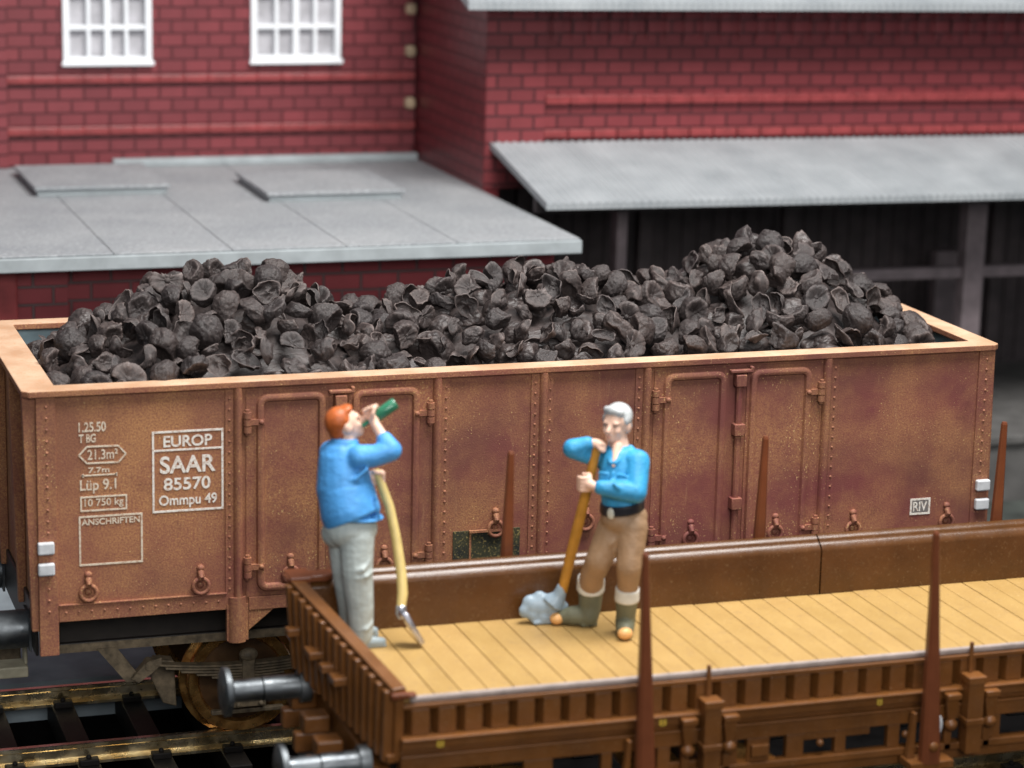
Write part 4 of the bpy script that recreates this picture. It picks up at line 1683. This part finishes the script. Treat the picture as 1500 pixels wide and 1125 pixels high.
    c_ = V(-.302, -2.78, 2.81) + f * .165 + sdir * -.025
    local(MB().ball(c_, (.032, .016, .045), 14, 10, Matrix.Rotation(math.atan2(sdir.y, sdir.x), 3, 'Z')).build('buckle', M['buckle'], smooth=180), p)
    # trousers
    b = MB()
    b.ball(V(-.30, -2.79, 2.735), (.175, .155, .125), 18, 12)
    b.ball(V(-.215, -2.83, 2.76), (.10, .10, .09), 14, 10)
    b.chain([V(-.35, -2.755, 2.68), V(-.485, -2.785, 2.41), V(-.50, -2.69, 2.26), V(-.485, -2.64, 2.19)], [.128, .104, .095, .100])
    b.chain([V(-.245, -2.86, 2.68), V(-.295, -2.945, 2.40), V(-.28, -2.90, 2.25), V(-.275, -2.88, 2.17)], [.125, .10, .085, .085])
    b.chain([V(-.26, -2.94, 2.56), V(-.30, -2.975, 2.53), V(-.36, -2.94, 2.52)], [.01, .018, .01], 8)
    b.chain([V(-.38, -2.87, 2.62), V(-.42, -2.885, 2.57), V(-.44, -2.87, 2.52)], [.012, .016, .01], 8)
    part(b, 'trousers', M['tan_cloth'], .0115, 4)
    # boots with turned socks and toe caps
    b = MB()
    b.tube([V(-.484, -2.635, 2.235), V(-.474, -2.60, 2.125)], [.108, .112], 20)
    b.ball(V(-.474, -2.60, 2.125), (.112, .112, .03), 18, 8)
    part(b, 'sock', M['sock'], .0105, 3)
    b = MB()
    b.tube([V(-.277, -2.885, 2.215), V(-.272, -2.865, 2.105)], [.094, .097], 20)
    b.ball(V(-.272, -2.865, 2.105), (.097, .097, .03), 18, 8)
    part(b, 'sock', M['sock'], .0105, 3)
    b = MB()
    b.chain([V(-.472, -2.60, 2.13), V(-.468, -2.585, 1.99), V(-.485, -2.585, 1.915)], [.10, .09, .09])
    b.chain([V(-.485, -2.585, 1.915), V(-.60, -2.54, 1.905), V(-.69, -2.50, 1.888)], [.085, .076, .054])
    b.box(-.55, -.42, -2.64, -2.53, 1.834, 1.86)
    part(b, 'boot', M['olive'], .0105, 3)
    b = MB()
    b.ball(V(-.715, -2.515, 1.883), (.058, .058, .048), 16, 12)
    part(b, 'toe_cap', M['toe'], .009, 2)
    b = MB()
    b.chain([V(-.272, -2.865, 2.12), V(-.262, -2.83, 1.98), V(-.265, -2.825, 1.91)], [.09, .078, .08])
    b.chain([V(-.265, -2.825, 1.90), V(-.305, -2.93, 1.888), V(-.325, -2.985, 1.88)], [.078, .07, .05])
    b.box(-.315, -.215, -2.87, -2.77, 1.834, 1.86)
    part(b, 'boot', M['olive'], .0105, 3)
    b = MB()
    b.ball(V(-.33, -3.0, 1.883), (.062, .05, .048), 16, 12)
    part(b, 'toe_cap', M['toe'], .009, 2)
    return p


man_leaning()
sh2 = thing('shovel', 'shovel with straight ochre handle and broad lumpy blue-grey blade beside the olive boots', 'shovel', loc=(-.78, -2.4, 1.835))
m = MB()
hb, ht = V(-.672, -2.50, 2.095), V(-.478, -2.68, 3.315)
m.tube([hb, lerp(hb, ht, .4), lerp(hb, ht, .97), ht], [.040, .044, .036, .028], 14)
local(m.build('handle', M['oak'], smooth=60), sh2)
b = MB()
b.tube([V(-.668, -2.505, 2.15), V(-.69, -2.49, 2.06), V(-.74, -2.47, 1.99)], [.042, .055, .10], 14)
b.ball(V(-.80, -2.43, 1.955), (.155, .07, .10), 16, 12, Matrix.Rotation(R(10), 3, 'Y'))
for x, y, z, r in ((-.90, -2.41, 1.99, .07), (-.94, -2.42, 1.93, .06), (-.88, -2.45, 1.90, .055), (-.80, -2.47, 1.885, .055), (-.73, -2.47, 1.90, .055), (-.83, -2.42, 2.03, .06), (-.66, -2.48, 1.96, .055), (-.76, -2.46, 1.96, .075)):
    b.ball(V(x, y, z), (r, r * .75, r), 12, 8)
b.box(-.90, -.68, -2.50, -2.40, 1.834, 1.86)
o = b.build('blade', M['blade'])
remeshed(o, .011, 12)
local(o, sh2)
